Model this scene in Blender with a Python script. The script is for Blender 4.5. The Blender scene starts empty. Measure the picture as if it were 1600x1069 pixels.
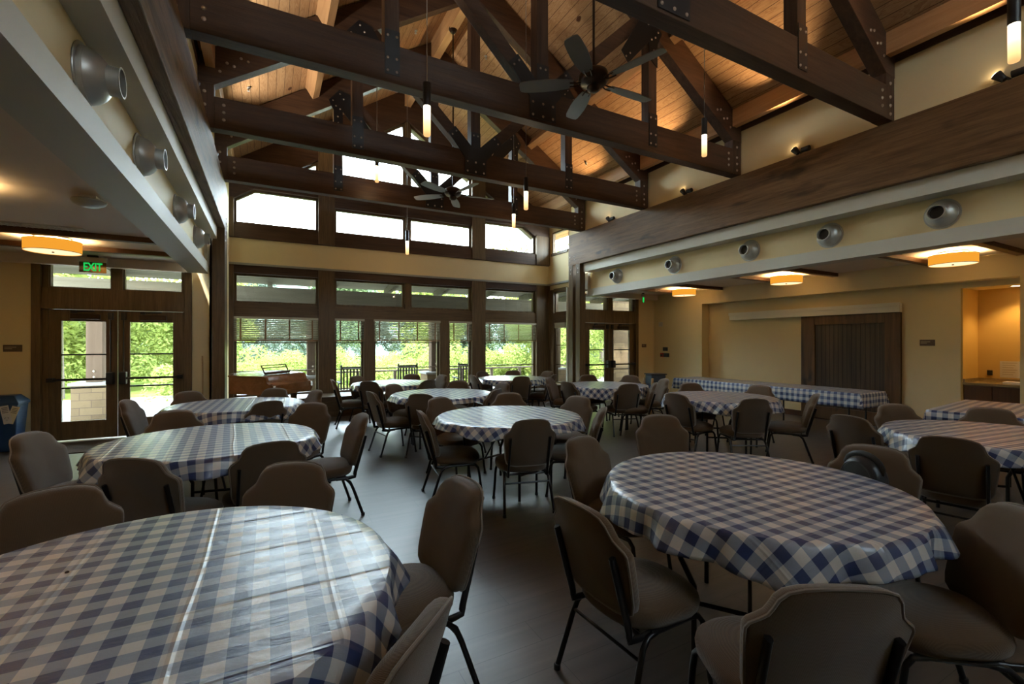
import bpy, math, random
from mathutils import Vector, Matrix
PI = math.pi
SC = bpy.context.scene
COL = SC.collection
random.seed(7)

# ------------------------------------------------------------------ mesh builder
class MB:
    def __init__(s):
        s.v = []; s.f = []; s.uv = {}
    def add(s, vs, fs):
        b = len(s.v); s.v += [tuple(p) for p in vs]; s.f += [tuple(b + i for i in f) for f in fs]; return b
    def box(s, x0, x1, y0, y1, z0, z1):
        s.add([(x0,y0,z0),(x1,y0,z0),(x1,y1,z0),(x0,y1,z0),(x0,y0,z1),(x1,y0,z1),(x1,y1,z1),(x0,y1,z1)],
              [(0,3,2,1),(4,5,6,7),(0,1,5,4),(1,2,6,5),(2,3,7,6),(3,0,4,7)])
        return s
    def obox(s, c, ax, ay, az, hx, hy, hz):
        c, ax, ay, az = Vector(c), Vector(ax).normalized(), Vector(ay).normalized(), Vector(az).normalized()
        vs = [c + ax*(i*hx) + ay*(j*hy) + az*(k*hz) for k in (-1,1) for i, j in ((-1,-1),(1,-1),(1,1),(-1,1))]
        s.add(vs, [(0,3,2,1),(4,5,6,7),(0,1,5,4),(1,2,6,5),(2,3,7,6),(3,0,4,7)])
        return s
    def prism(s, poly, y0, y1, axis='y'):
        n = len(poly)
        def P(a, b, t):
            return {'y': (a, t, b), 'x': (t, a, b), 'z': (a, b, t)}[axis]
        vs = [P(a, b, y0) for a, b in poly] + [P(a, b, y1) for a, b in poly]
        fs = [tuple(range(n)), tuple(range(2*n-1, n-1, -1))] + [(i, i+n, (i+1) % n + n, (i+1) % n) for i in range(n)]
        s.add(vs, fs); return s
    def tube(s, path, r, n=10, ry=None, cap=True, closed=False):
        pts = [Vector(p) for p in path]; m = len(pts); rings = []
        up = Vector((0,0,1)); prev = None
        for i, p in enumerate(pts):
            if closed: t = pts[(i+1) % m] - pts[i-1]
            else: t = pts[min(i+1, m-1)] - pts[max(i-1, 0)]
            t.normalize()
            if prev is None:
                a = t.cross(up)
                if a.length < 1e-3: a = t.cross(Vector((1,0,0)))
                a.normalize()
            else:
                a = prev - t*prev.dot(t)
                if a.length < 1e-5: a = t.cross(up)
                a.normalize()
            prev = a; b = t.cross(a)
            rr = r[i] if isinstance(r, (list, tuple)) else r
            r2 = ry if ry else rr
            rings.append([p + a*(math.cos(2*PI*k/n)*rr) + b*(math.sin(2*PI*k/n)*r2) for k in range(n)])
        vs = [q for R in rings for q in R]; fs = []
        for i in range(m if closed else m-1):
            j = (i+1) % m
            for k in range(n):
                fs.append((i*n+k, i*n+(k+1) % n, j*n+(k+1) % n, j*n+k))
        if cap and not closed:
            fs.append(tuple(range(n-1, -1, -1))); fs.append(tuple((m-1)*n+k for k in range(n)))
        s.add(vs, fs); return s
    def lathe(s, prof, c=(0,0,0), n=32, M=None, cap=True):
        m = len(prof); vs = []
        for r, z in prof:
            for k in range(n):
                p = Vector((r*math.cos(2*PI*k/n), r*math.sin(2*PI*k/n), z))
                if M is not None: p = M @ p
                vs.append(p + Vector(c))
        fs = [(i*n+k, i*n+(k+1) % n, (i+1)*n+(k+1) % n, (i+1)*n+k) for i in range(m-1) for k in range(n)]
        if cap:
            if prof[0][0] > 1e-6: fs.append(tuple(range(n-1, -1, -1)))
            if prof[-1][0] > 1e-6: fs.append(tuple((m-1)*n+k for k in range(n)))
        s.add(vs, fs); return s
    def rings(s, R, cap0=True, cap1=True):
        n = len(R[0]); vs = [p for r in R for p in r]
        fs = [(i*n+k, i*n+(k+1) % n, (i+1)*n+(k+1) % n, (i+1)*n+k) for i in range(len(R)-1) for k in range(n)]
        if cap0: fs.append(tuple(range(n-1, -1, -1)))
        if cap1: fs.append(tuple((len(R)-1)*n+k for k in range(n)))
        s.add(vs, fs); return s
    def build(s, name, mat, parent=None, smooth=False, bevel=0, ang=35, uv=None, loc=None, sub=0):
        me = bpy.data.meshes.new(name); me.from_pydata(s.v, [], s.f); me.update()
        import bmesh
        bm = bmesh.new(); bm.from_mesh(me); bmesh.ops.recalc_face_normals(bm, faces=bm.faces); bm.to_mesh(me); bm.free()
        for m in (mat if isinstance(mat, (list, tuple)) else [mat]): me.materials.append(m)
        if smooth:
            me.shade_smooth()
            try: me.set_sharp_from_angle(angle=math.radians(ang))
            except Exception: pass
        if uv is not None:
            L = me.uv_layers.new(name='UVMap')
            for lp in me.loops: L.data[lp.index].uv = uv[lp.vertex_index]
        o = bpy.data.objects.new(name, me); COL.objects.link(o)
        if parent is not None: o.parent = parent
        if loc: o.location = loc
        if bevel:
            md = o.modifiers.new('bevel', 'BEVEL'); md.width = bevel; md.segments = 2; md.limit_method = 'ANGLE'
        if sub:
            md = o.modifiers.new('sub', 'SUBSURF'); md.levels = sub; md.render_levels = sub
        return o

def box(x0, x1, y0, y1, z0, z1): return MB().box(x0, x1, y0, y1, z0, z1)
def thing(name, label, cat, loc=(0,0,0), rz=0, group=None):
    o = bpy.data.objects.new(name, None); COL.objects.link(o)
    o.location = loc; o.rotation_euler = (0,0,rz); o.empty_display_size = .1
    o['label'] = label; o['category'] = cat
    if group: o['group'] = group
    return o
def tag(o, label, cat, group=None, kind=None):
    o['label'] = label; o['category'] = cat
    if group: o['group'] = group
    if kind: o['kind'] = kind
    return o
def struct(o): o['kind'] = 'structure'; return o
def S(name, mb, mat, **k): return struct(mb.build(name, mat, **k))
def dup(root, loc, rz, label, group=None):
    r = root.copy(); COL.objects.link(r); r.location = loc; r.rotation_euler = (0,0,rz); r['label'] = label
    if group: r['group'] = group
    for ch in list(root.children):
        c = ch.copy(); COL.objects.link(c); c.parent = r
        for g in ch.children:
            d = g.copy(); COL.objects.link(d); d.parent = c
    return r
def setl(o, label): o['label'] = label; return o

# ------------------------------------------------------------------ materials
class NT:
    def __init__(s, name):
        s.m = bpy.data.materials.new(name); s.m.use_nodes = True; s.t = s.m.node_tree; s.t.nodes.clear()
        s.out = s.n('ShaderNodeOutputMaterial')
    def n(s, typ, **k):
        x = s.t.nodes.new(typ)
        for a, b in k.items(): setattr(x, a, b)
        return x
    def l(s, a, b): s.t.links.new(a, b)
    def math(s, op, a, b=None, c=None):
        x = s.n('ShaderNodeMath', operation=op)
        for i, q in enumerate((a, b, c)):
            if q is None: continue
            if isinstance(q, (int, float)): x.inputs[i].default_value = q
            else: s.l(q, x.inputs[i])
        return x.outputs[0]
    def mix(s, f, a, b):
        x = s.n('ShaderNodeMix', data_type='RGBA')
        for i, q in ((0, f), (6, a), (7, b)):
            if isinstance(q, (int, float)): x.inputs[i].default_value = q
            elif isinstance(q, tuple): x.inputs[i].default_value = (*q, 1) if len(q) == 3 else q
            else: s.l(q, x.inputs[i])
        return x.outputs[2]
    def coords(s, scale=(1,1,1), kind='Object', rot=(0,0,0)):
        c = s.n('ShaderNodeTexCoord'); m = s.n('ShaderNodeMapping'); m.inputs['Scale'].default_value = scale
        m.inputs['Rotation'].default_value = rot
        s.l(c.outputs[kind], m.inputs[0]); return m.outputs[0]
    def noise(s, vec, scale, detail=4, rough=.5, dist=0):
        x = s.n('ShaderNodeTexNoise'); x.inputs['Scale'].default_value = scale; x.inputs['Detail'].default_value = detail
        x.inputs['Roughness'].default_value = rough; x.inputs['Distortion'].default_value = dist
        if vec is not None: s.l(vec, x.inputs['Vector'])
        return x.outputs['Fac']
    def ramp(s, f, stops):
        x = s.n('ShaderNodeValToRGB'); s.l(f, x.inputs[0]); e = x.color_ramp.elements
        while len(e) < len(stops): e.new(.5)
        for i, (p, c) in enumerate(stops):
            e[i].position = p; e[i].color = (*c, 1) if len(c) == 3 else c
        return x.outputs[0]
    def bump(s, h, strength=.3, dist=.01):
        x = s.n('ShaderNodeBump'); x.inputs['Strength'].default_value = strength; x.inputs['Distance'].default_value = dist
        s.l(h, x.inputs['Height']); return x.outputs[0]
    def bsdf(s, color=None, rough=.5, metal=0, spec=.5, normal=None, emis=None, es=0, sheen=0, coat=0):
        b = s.n('ShaderNodeBsdfPrincipled')
        if color is not None:
            if isinstance(color, tuple): b.inputs['Base Color'].default_value = (*color, 1)
            else: s.l(color, b.inputs['Base Color'])
        if isinstance(rough, (int, float)): b.inputs['Roughness'].default_value = rough
        else: s.l(rough, b.inputs['Roughness'])
        b.inputs['Metallic'].default_value = metal; b.inputs['Specular IOR Level'].default_value = spec
        b.inputs['Sheen Weight'].default_value = sheen; b.inputs['Coat Weight'].default_value = coat
        if normal is not None: s.l(normal, b.inputs['Normal'])
        if emis is not None:
            if isinstance(emis, tuple): b.inputs['Emission Color'].default_value = (*emis, 1)
            else: s.l(emis, b.inputs['Emission Color'])
            b.inputs['Emission Strength'].default_value = es
        s.l(b.outputs[0], s.out.inputs[0]); return b

def m_plain(name, col, rough=.5, metal=0, var=.08, bumpy=0, scale=8, spec=.5, sheen=0):
    t = NT(name); c = t.coords(); nz = t.noise(c, scale, 3)
    col2 = tuple(max(0, x*(1-var)) for x in col); col1 = tuple(min(1, x*(1+var)) for x in col)
    cc = t.mix(nz, col2, col1)
    nrm = t.bump(t.noise(c, scale*12, 2), bumpy, .003) if bumpy else None
    t.bsdf(cc, rough, metal, spec, nrm, sheen=sheen); return t.m
def m_emit(name, col, st):
    t = NT(name); e = t.n('ShaderNodeEmission'); e.inputs[0].default_value = (*col, 1); e.inputs[1].default_value = st
    t.l(e.outputs[0], t.out.inputs[0]); return t.m
def m_wood(name, a, b, axis='x', rough=.55, fine=26, bmp=.35, knots=.0, spec=.35, strip=None):
    t = NT(name)
    sc = {'x': (.07,1,1), 'y': (1,.07,1), 'z': (1,1,.07)}[axis]
    c = t.coords(sc); n1 = t.noise(c, fine, 5, .65, .6); n2 = t.noise(c, fine*.2, 3, .5, 1.2)
    f = t.math('ADD', t.math('MULTIPLY', n1, .6), t.math('MULTIPLY', n2, .4))
    col = t.ramp(f, [(.32, a), (.68, b)])
    if knots:
        c2 = t.coords(tuple(.35 if q < 1 else 1 for q in sc)); k = t.noise(c2, 5, 2, .5)
        col = t.mix(t.ramp(k, [(.62, (0,0,0)), (.75, (1,1,1))]), col, tuple(x*knots for x in a))
    if strip:
        s_ = t.n('ShaderNodeSeparateXYZ'); t.l(t.coords(), s_.inputs[0])
        fr = t.math('FRACT', t.math('DIVIDE', s_.outputs[strip[0]], strip[1]))
        g = t.math('LESS_THAN', fr, strip[2]); col = t.mix(g, col, tuple(x*.25 for x in a))
        t.bsdf(col, rough, 0, spec, t.bump(t.math('SUBTRACT', t.math('MULTIPLY', f, .3), g), bmp, .01))
    else: t.bsdf(col, rough, 0, spec, t.bump(f, bmp, .012))
    return t.m

M = {}
M['cream'] = m_plain('cream_paint', (.78,.65,.385), .6, var=.03, bumpy=.15, scale=3, spec=.25)
M['cream2'] = m_plain('pale_paint', (.60,.58,.50), .55, var=.02, bumpy=.1, scale=3, spec=.3)
M['ceil'] = m_plain('ceiling_paint', (.74,.65,.55), .7, var=.03, bumpy=.1, scale=3, spec=.2)
M['ochre'] = m_plain('ochre_paint', (.62,.42,.14), .6, var=.04, bumpy=.1, scale=3, spec=.25)
DW1, DW2 = (.034,.016,.009), (.095,.050,.028)
for ax in 'xyz':
    M['dw'+ax] = m_wood('dark_timber_'+ax, DW1, DW2, ax, .5, 24, .4)
    M['fw'+ax] = m_wood('frame_timber_'+ax, (.066,.041,.018), (.175,.112,.054), ax, .42, 30, .3)
M['beam'] = m_wood('rough_sawn_timber', (.070,.036,.014), (.24,.138,.066), 'y', .6, 26, 1.0, knots=.5)
M['batten'] = m_wood('brown_batten', (.07,.03,.012), (.18,.085,.035), 'x', .45, 24, .3)
M['purlin'] = m_wood('pine_purlin', (.36,.19,.08), (.56,.34,.17), 'y', .55, 16, .3)
M['pianow'] = m_wood('walnut_gloss', (.20,.075,.022), (.36,.15,.05), 'x', .18, 10, .02, spec=.5)
M['barn'] = m_wood('stained_door_wood', (.030,.016,.007), (.17,.095,.04), 'z', .5, 9, .6, knots=.3)
M['barnp'] = m_wood('stained_board_wood', (.010,.008,.006), (.11,.075,.045), 'z', .5, 5, .8, strip=(1,.075,.09))
M['cab'] = m_wood('cabinet_wood', (.055,.022,.010), (.11,.05,.022), 'z', .4, 14, .2)
M['pale'] = m_wood('pale_beech', (.42,.26,.12), (.58,.39,.2), 'z', .5, 14, .2)
M['outwood'] = m_wood('porch_timber', (.10,.09,.066), (.165,.147,.112), 'x', .9, 14, .3, spec=0)
M['outpost'] = m_wood('porch_post_timber', (.085,.058,.042), (.13,.095,.07), 'z', .9, 14, .3, spec=0)
M['rail'] = m_wood('weathered_rail', (.13,.095,.07), (.21,.16,.125), 'x', .9, 14, .3, spec=0)
M['steel'] = m_plain('black_steel', (.008,.008,.010), .42, .0, .2, .2, 30)
M['chairsteel'] = m_plain('chair_black_steel', (.012,.012,.014), .28, .3, .1, 0, 10)
M['bolt'] = m_plain('bolt_steel', (.42,.36,.30), .35, .85, .1)
M['alu'] = m_plain('brushed_metal', (.46,.46,.43), .42, .6, .12, .1, 12)
M['darkhole'] = m_plain('duct_interior', (.012,.013,.016), .5)
M['bronze'] = m_plain('bronze', (.05,.032,.022), .35, .7)
M['bladel'] = m_plain('fan_blade_laminate', (.20,.205,.19), .4, 0, .05)
M['white'] = m_plain('white_plastic', (.7,.69,.66), .4)
M['paper'] = m_plain('paper', (.62,.58,.54), .8, var=.05)
M['ink'] = m_plain('ink', (.03,.03,.03), .7)
M['red'] = m_plain('red_plastic', (.45,.03,.02), .4)
M['blue'] = m_plain('blue_plastic', (.012,.05,.14), .35)
M['blueb'] = m_plain('dark_blue_plastic', (.03,.05,.08), .35)
M['blackp'] = m_plain('black_plastic', (.016,.017,.020), .42)
M['plaque'] = m_plain('brown_plaque', (.10,.065,.04), .45)
M['plaquet'] = m_plain('plaque_lettering', (.38,.31,.22), .5)
M['granite'] = m_plain('granite', (.27,.2,.1), .25, 0, .5, 0, 90)
M['mat'] = m_plain('coir_mat', (.055,.035,.025), .95, 0, .3, .6, 60)
M['slat'] = m_plain('blind_slat', (.50,.47,.38), .45, 0, .04)
M['tape'] = m_plain('blind_tape', (.32,.2,.12), .8)
M['conc'] = m_plain('concrete', (.24,.232,.22), .95, 0, .08, .2, 2, spec=0)
M['trunk'] = m_plain('bark', (.10,.075,.055), .9, 0, .4, .8, 6)
M['green'] = m_emit('green_sign_glow', (.02,.72,.12), .36)
M['shade'] = m_emit('amber_shade_glow', (1.0,.40,.035), .44)
M['diff'] = m_emit('diffuser_glow', (1.0,.66,.36), .80)
M['bulb'] = m_emit('lamp_glow', (1,.75,.45), 6)

def mk_fabric():
    t = NT('taupe_fabric'); c = t.coords()
    w = t.n('ShaderNodeTexWave'); w.inputs['Scale'].default_value = 120; t.l(c, w.inputs[0])
    w2 = t.n('ShaderNodeTexWave', bands_direction='Z'); w2.inputs['Scale'].default_value = 120; t.l(c, w2.inputs[0])
    h = t.math('ADD', w.outputs[1], w2.outputs[1]); n = t.noise(c, 5, 3)
    oi = t.n('ShaderNodeObjectInfo')
    col = t.mix(t.math('MULTIPLY', h, .5), (.085,.052,.028), (.142,.094,.052))
    col = t.mix(t.math('MULTIPLY', n, .35), col, (.058,.038,.024))
    t.bsdf(col, .9, 0, .15, t.bump(h, .35, .002), sheen=.35); return t.m
M['fabric'] = mk_fabric()
M['welt'] = m_plain('fabric_welt', (.20,.16,.125), .85, sheen=.4, bumpy=.3, scale=20)

def mk_gingham():
    t = NT('gingham_vinyl'); tc = t.n('ShaderNodeTexCoord'); s_ = t.n('ShaderNodeSeparateXYZ'); t.l(tc.outputs['UV'], s_.inputs[0])
    P = .092
    a = t.math('LESS_THAN', t.math('FRACT', t.math('DIVIDE', s_.outputs[0], P)), .5)
    b = t.math('LESS_THAN', t.math('FRACT', t.math('DIVIDE', s_.outputs[1], P)), .5)
    one = t.math('MAXIMUM', a, b); both = t.math('MULTIPLY', a, b)
    col = t.mix(both, t.mix(one, (.66,.63,.585), (.27,.31,.39)), (.016,.036,.13))
    # fold creases of the packed vinyl and small wrinkles
    cr = None
    for i, per in ((0, .37), (1, .335)):
        fr = t.math('FRACT', t.math('ADD', t.math('DIVIDE', s_.outputs[i], per), t.math('MULTIPLY', t.noise(tc.outputs['UV'], 1.1, 1), .10)))
        d = t.math('ABSOLUTE', t.math('SUBTRACT', fr, .5))
        k = t.math('SUBTRACT', 1, t.math('MINIMUM', t.math('MULTIPLY', d, 40), 1))
        cr = k if cr is None else t.math('ADD', cr, t.math('MULTIPLY', k, .8))
    mp = t.n('ShaderNodeMapping'); mp.inputs['Scale'].default_value = (1.2, 5, 1); mp.inputs['Rotation'].default_value = (0,0,.15); t.l(tc.outputs['UV'], mp.inputs[0])
    w1 = t.noise(mp.outputs[0], 2.2, 6, .6, 1.0)
    w2 = t.noise(tc.outputs['UV'], 5, 4, .55, 1.5)
    h = t.math('ADD', t.math('MULTIPLY', cr, .42), t.math('ADD', t.math('MULTIPLY', w1, .9), t.math('MULTIPLY', w2, .35)))
    b = t.bsdf(col, .42, 0, .6, t.bump(h, .34, .016), coat=.6); b.inputs['Coat Roughness'].default_value = .24; b.inputs['Coat IOR'].default_value = 1.6; t.l(b.inputs['Normal'].links[0].from_socket, b.inputs['Coat Normal']); return t.m
M['gingham'] = mk_gingham()

def mk_floor():
    t = NT('vinyl_plank_floor'); c = t.coords()
    br = t.n('ShaderNodeTexBrick'); t.l(c, br.inputs['Vector']); br.offset = .37; br.inputs['Scale'].default_value = 1
    br.inputs['Brick Width'].default_value = 1.22; br.inputs['Row Height'].default_value = .178
    br.inputs['Mortar Size'].default_value = .0016; br.inputs['Mortar Smooth'].default_value = .1; br.inputs['Bias'].default_value = 0
    br.inputs['Color1'].default_value = (0,0,0,1); br.inputs['Color2'].default_value = (1,1,1,1); br.inputs['Mortar'].default_value = (.5,.5,.5,1)
    st = t.coords((.16,1.6,1)); n1 = t.noise(st, 9, 5, .55, .2); n0 = t.noise(c, 1.1, 3)
    base = t.ramp(n1, [(.28, (.034,.026,.021)), (.72, (.115,.090,.075))])
    base = t.mix(t.math('MULTIPLY', br.outputs[0], .45), base, (.045,.034,.03))
    base = t.mix(t.math('MULTIPLY', n0, .3), base, (.10,.088,.08))
    col = t.mix(br.outputs['Fac'], base, (.008,.006,.005))
    rough = t.math('ADD', .36, t.math('MULTIPLY', n1, .06))
    st2 = t.coords((.05,1,1)); rip = t.noise(st2, 22, 3, .5)
    h = t.math('SUBTRACT', t.math('ADD', t.math('MULTIPLY', n1, .5), t.math('MULTIPLY', rip, .9)), t.math('MULTIPLY', br.outputs['Fac'], 1.5))
    b = t.bsdf(col, rough, 0, 1.0, t.bump(h, .16, .005), coat=.25); b.inputs['Coat Roughness'].default_value = .34; return t.m
M['floor'] = mk_floor()

def mk_deck():
    t = NT('pine_roof_boards'); c = t.coords(); s_ = t.n('ShaderNodeSeparateXYZ'); t.l(c, s_.inputs[0])
    q = t.math('DIVIDE', s_.outputs[0], .118); fr = t.math('FRACT', q); idx = t.math('FLOOR', q)
    wn = t.n('ShaderNodeTexWhiteNoise', noise_dimensions='1D'); t.l(idx, wn.inputs['W'])
    cb = t.n('ShaderNodeCombineXYZ'); t.l(t.math('ADD', s_.outputs[0], t.math('MULTIPLY', wn.outputs[0], 3)), cb.inputs[0])
    t.l(t.math('ADD', t.math('MULTIPLY', s_.outputs[1], .10), t.math('MULTIPLY', wn.outputs[0], 37)), cb.inputs[1])
    n1 = t.noise(cb.outputs[0], 9, 4, .55, 2.2)
    rings = t.math('FRACT', t.math('MULTIPLY', n1, 7))
    col = t.ramp(rings, [(0, (.34,.18,.085)), (.5, (.46,.28,.14)), (1, (.52,.33,.17))])
    col = t.mix(t.math('MULTIPLY', wn.outputs[0], .35), col, (.30,.155,.07))
    kn = t.noise(t.coords((1,.5,1)), 6, 1, .3); col = t.mix(t.ramp(kn, [(.77, (0,0,0)), (.80, (1,1,1))]), col, (.08,.03,.012))
    g = t.math('LESS_THAN', fr, .045); col = t.mix(g, col, (.06,.025,.012))
    t.bsdf(col, .55, 0, .3, t.bump(t.math('SUBTRACT', 1, g), .5, .01)); return t.m
M['deck'] = mk_deck()

def mk_brick():
    t = NT('split_face_masonry'); c = t.coords((1,1,1), rot=(PI/2,0,0))
    br = t.n('ShaderNodeTexBrick'); t.l(c, br.inputs['Vector']); br.inputs['Scale'].default_value = 1
    br.inputs['Brick Width'].default_value = .36; br.inputs['Row Height'].default_value = .15; br.inputs['Mortar Size'].default_value = .006
    br.inputs['Color1'].default_value = (.085,.06,.038,1); br.inputs['Color2'].default_value = (.15,.11,.065,1); br.inputs['Mortar'].default_value = (.07,.05,.04,1)
    n = t.noise(t.coords(), 9, 5); col = t.mix(t.math('MULTIPLY', n, .3), br.outputs[0], (.17,.12,.075))
    t.bsdf(col, 1, 0, 0, t.bump(n, .5, .02)); return t.m
M['brick'] = mk_brick()

def mk_glass():
    t = NT('window_glass'); tr = t.n('ShaderNodeBsdfTransparent'); tr.inputs[0].default_value = (.94,.97,.95,1)
    gl = t.n('ShaderNodeBsdfGlossy'); gl.inputs['Roughness'].default_value = .02
    fr = t.n('ShaderNodeFresnel'); fr.inputs[0].default_value = 1.45
    ge = t.n('ShaderNodeNewGeometry'); ff = t.math('MULTIPLY', fr.outputs[0], t.math('SUBTRACT', 1, ge.outputs['Backfacing']))
    mx = t.n('ShaderNodeMixShader'); t.l(ff, mx.inputs[0]); t.l(tr.outputs[0], mx.inputs[1]); t.l(gl.outputs[0], mx.inputs[2])
    t.l(mx.outputs[0], t.out.inputs[0]); return t.m
M['glass'] = mk_glass()

def mk_leaf(name, a, b, tr=.45):
    t = NT(name); oi = t.n('ShaderNodeObjectInfo'); n = t.noise(t.coords(), .9, 3); n2 = t.noise(t.coords(), 7, 2)
    col = t.mix(t.math('ADD', t.math('MULTIPLY', n, .5), t.math('MULTIPLY', n2, .5)), a, b)
    d = t.n('ShaderNodeBsdfDiffuse'); t.l(col, d.inputs[0]); u = t.n('ShaderNodeBsdfTranslucent'); t.l(col, u.inputs[0])
    mx = t.n('ShaderNodeMixShader'); mx.inputs[0].default_value = tr; t.l(d.outputs[0], mx.inputs[1]); t.l(u.outputs[0], mx.inputs[2])
    t.l(mx.outputs[0], t.out.inputs[0]); return t.m
M['leaf1'] = mk_leaf('bright_leaves', (.12,.16,.03), (.33,.37,.11))
M['leaf2'] = mk_leaf('mid_leaves', (.053,.084,.035), (.128,.158,.079))
M['leaf3'] = mk_leaf('haze_tinted_leaves', (.084,.110,.084), (.150,.181,.137))  # aerial haze put into the leaf colour as a pale tint
def mk_hill():
    t = NT('hazy_forested_hill'); c = t.coords(); v = t.n('ShaderNodeTexVoronoi'); v.inputs['Scale'].default_value = .45; t.l(c, v.inputs[0])
    n = t.noise(c, 1.6, 6, .7); f = t.math('ADD', t.math('MULTIPLY', v.outputs[0], .5), t.math('MULTIPLY', n, .6))
    col = t.ramp(f, [(.25, (.12,.15,.13)), (.75, (.07,.095,.08))]); t.bsdf(col, 1, 0, 0); return t.m  # greyed colour stands in for the haze of distance
M['hill'] = mk_hill()
def mk_grass():
    t = NT('lawn'); c = t.coords(); n = t.noise(c, 3, 6, .7); t.bsdf(t.ramp(n, [(.3, (.08,.10,.02)), (.7, (.14,.165,.04))]), 1, 0, 0); return t.m
M['grass'] = mk_grass()
def mk_tubeglow():
    t = NT('pendant_tube_glow'); c = t.coords(); s_ = t.n('ShaderNodeSeparateXYZ'); t.l(c, s_.inputs[0])
    f = t.math('MULTIPLY', s_.outputs[2], 1/.28)
    col = t.ramp(f, [(0, (1,.52,.20)), (.45, (1,.62,.28)), (1, (1,.88,.62))])
    st = t.n('ShaderNodeMapRange'); t.l(f, st.inputs[0]); st.inputs[3].default_value = .55; st.inputs[4].default_value = 2.2
    e = t.n('ShaderNodeEmission'); t.l(col, e.inputs[0]); t.l(st.outputs[0], e.inputs[1]); t.l(e.outputs[0], t.out.inputs[0]); return t.m
M['tube'] = mk_tubeglow()

# ------------------------------------------------------------------ key measures (metres)
YD, YW = 9.28, 10.68          # door wall, bay window wall
YB = -5.0                     # wall behind the camera
CX = 2.9                      # nave centre
BL, BR = -.62, 6.53           # nave faces of the long beams
ZR = 7.48
def zdeck(x): return ZR - .6667*abs(x-CX)
def zsl(x): return 6.72 - .6667*abs(x-CX)
WALL_L, WALL_R = -3.9, 9.4

# ------------------------------------------------------------------ shell
S('floor', box(-3.95, 11.0, YB, YW+.1, -.1, 0), M['floor'])
wb = MB(); wb.box(-3.95, 11, YB-.2, YB, 0, 5.45); wb.box(-3.95, 1.4, YB-.2, YB, 5.45, 6.3); wb.box(4.4, 11, YB-.2, YB, 5.45, 6.3); wb.box(-3.95, 11, YB-.2, YB, 6.3, 7.6)
S('wall_back', wb, M['cream'])
w = box(-4.1, WALL_L, YB, YD+.3, 0, 2.9)
S('wall_left', w, M['cream'])
# right wall: upper band and far piece proud, wide recess below 2.45
w = MB(); w.box(9.4, 10.6, 7.7, YD+.3, 0, 2.9); w.box(9.4, 10.6, 2.32, 7.7, 2.45, 2.9); w.box(9.4, 10.6, YB, 2.32, 0, 2.9)
w.box(9.65, 10.6, 3.03, 7.7, 0, 2.45); w.box(9.65, 10.6, 2.32, 3.03, 2.36, 2.45)
S('wall_right', w, M['cream'])
# niche
w = MB(); w.box(10.25, 10.6, 2.32, 3.03, 0, 2.36)
S('wall_niche', w, M['ochre'])
S('baseboard_right', MB().box(9.63, 9.65, 3.04, 7.69, 0, .11).box(9.38, 9.40, 7.7, YD, 0, .11), M['cab'])
w = MB(); w.box(9.66, 10.25, 3.005, 3.03, 0, 2.36); S('trim_1', w, M['ochre'])
# door wall pieces (left / right)
DLX = (-3.07, -1.12); DRX = (6.89, 8.80)
w = MB(); w.box(-3.9, DLX[0], YD, YD+.25, 0, 2.9); w.box(DLX[0], DLX[1], YD, YD+.25, 2.74, 2.9); w.box(DLX[1], -.68, YD, YD+.25, 0, 3.45)
S('wall_left_door', w, M['cream'])
w = MB(); w.box(6.85, DRX[0], YD+.02, YD+.25, 0, 3.45); w.box(DRX[0], DRX[1], YD, YD+.25, 2.74, 2.9); w.box(DRX[1], 9.4, YD, YD+.25, 0, 2.9)
S('wall_right_door', w, M['cream'])
# aisle ceilings + perimeter cornice
S('ceiling', box(-4.1, -1.12, YB, YD+.3, 2.80, 2.9), M['ceil'])
S('ceiling', box(7.06, 10.6, YB, YD+.3, 2.80, 2.9), M['ceil'])
S('trim_2', box(-3.9, -1.12, 9.14, YD, 2.665, 2.80), M['ceil'])
S('trim_3', box(7.06, 9.4, 9.14, YD, 2.665, 2.80), M['ceil'])
# duct bulkheads both sides of the nave
for sx, xb, xf, xr in ((-1, -.73, -.85, -.91), (1, 6.63, 6.79, 6.89)):
    def bx(a, b, z0, z1, y0=YB, y1=YD): return box(min(a, b), max(a, b), y0, y1, z0, z1)
    nm = 'left' if sx < 0 else 'right'
    S('trim_%s_fascia_upper' % nm, bx(xb, xr+sx*.12, 3.19, 3.39, y1=8.80), M['cream2'])
    S('trim_%s_fascia_lower' % nm, bx(xf, xf+sx*.27, 2.62, 2.79, y1=8.86), M['cream2'])
    S('wall_%s_duct_recess' % nm, bx(xr, xr+sx*.1, 2.79, 3.19), M['cream'])
    S('trim_%s_bulkhead_end' % nm, bx(xf+sx*.02, xr+sx*.12, 2.79, 3.19, 8.86, YD), M['cream2'])
    xw = 6.62 if sx > 0 else -.75
    S('wall_%s_upper' % nm, bx(xw, xw+sx*.2, 3.39, 4.90, y1=YD if sx > 0 else YW+.2), M['cream'])
    S('trim_%s_plate' % nm, bx(xw-sx*.02, xw+sx*.2, 4.85, 5.02), M['dwy'])
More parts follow.
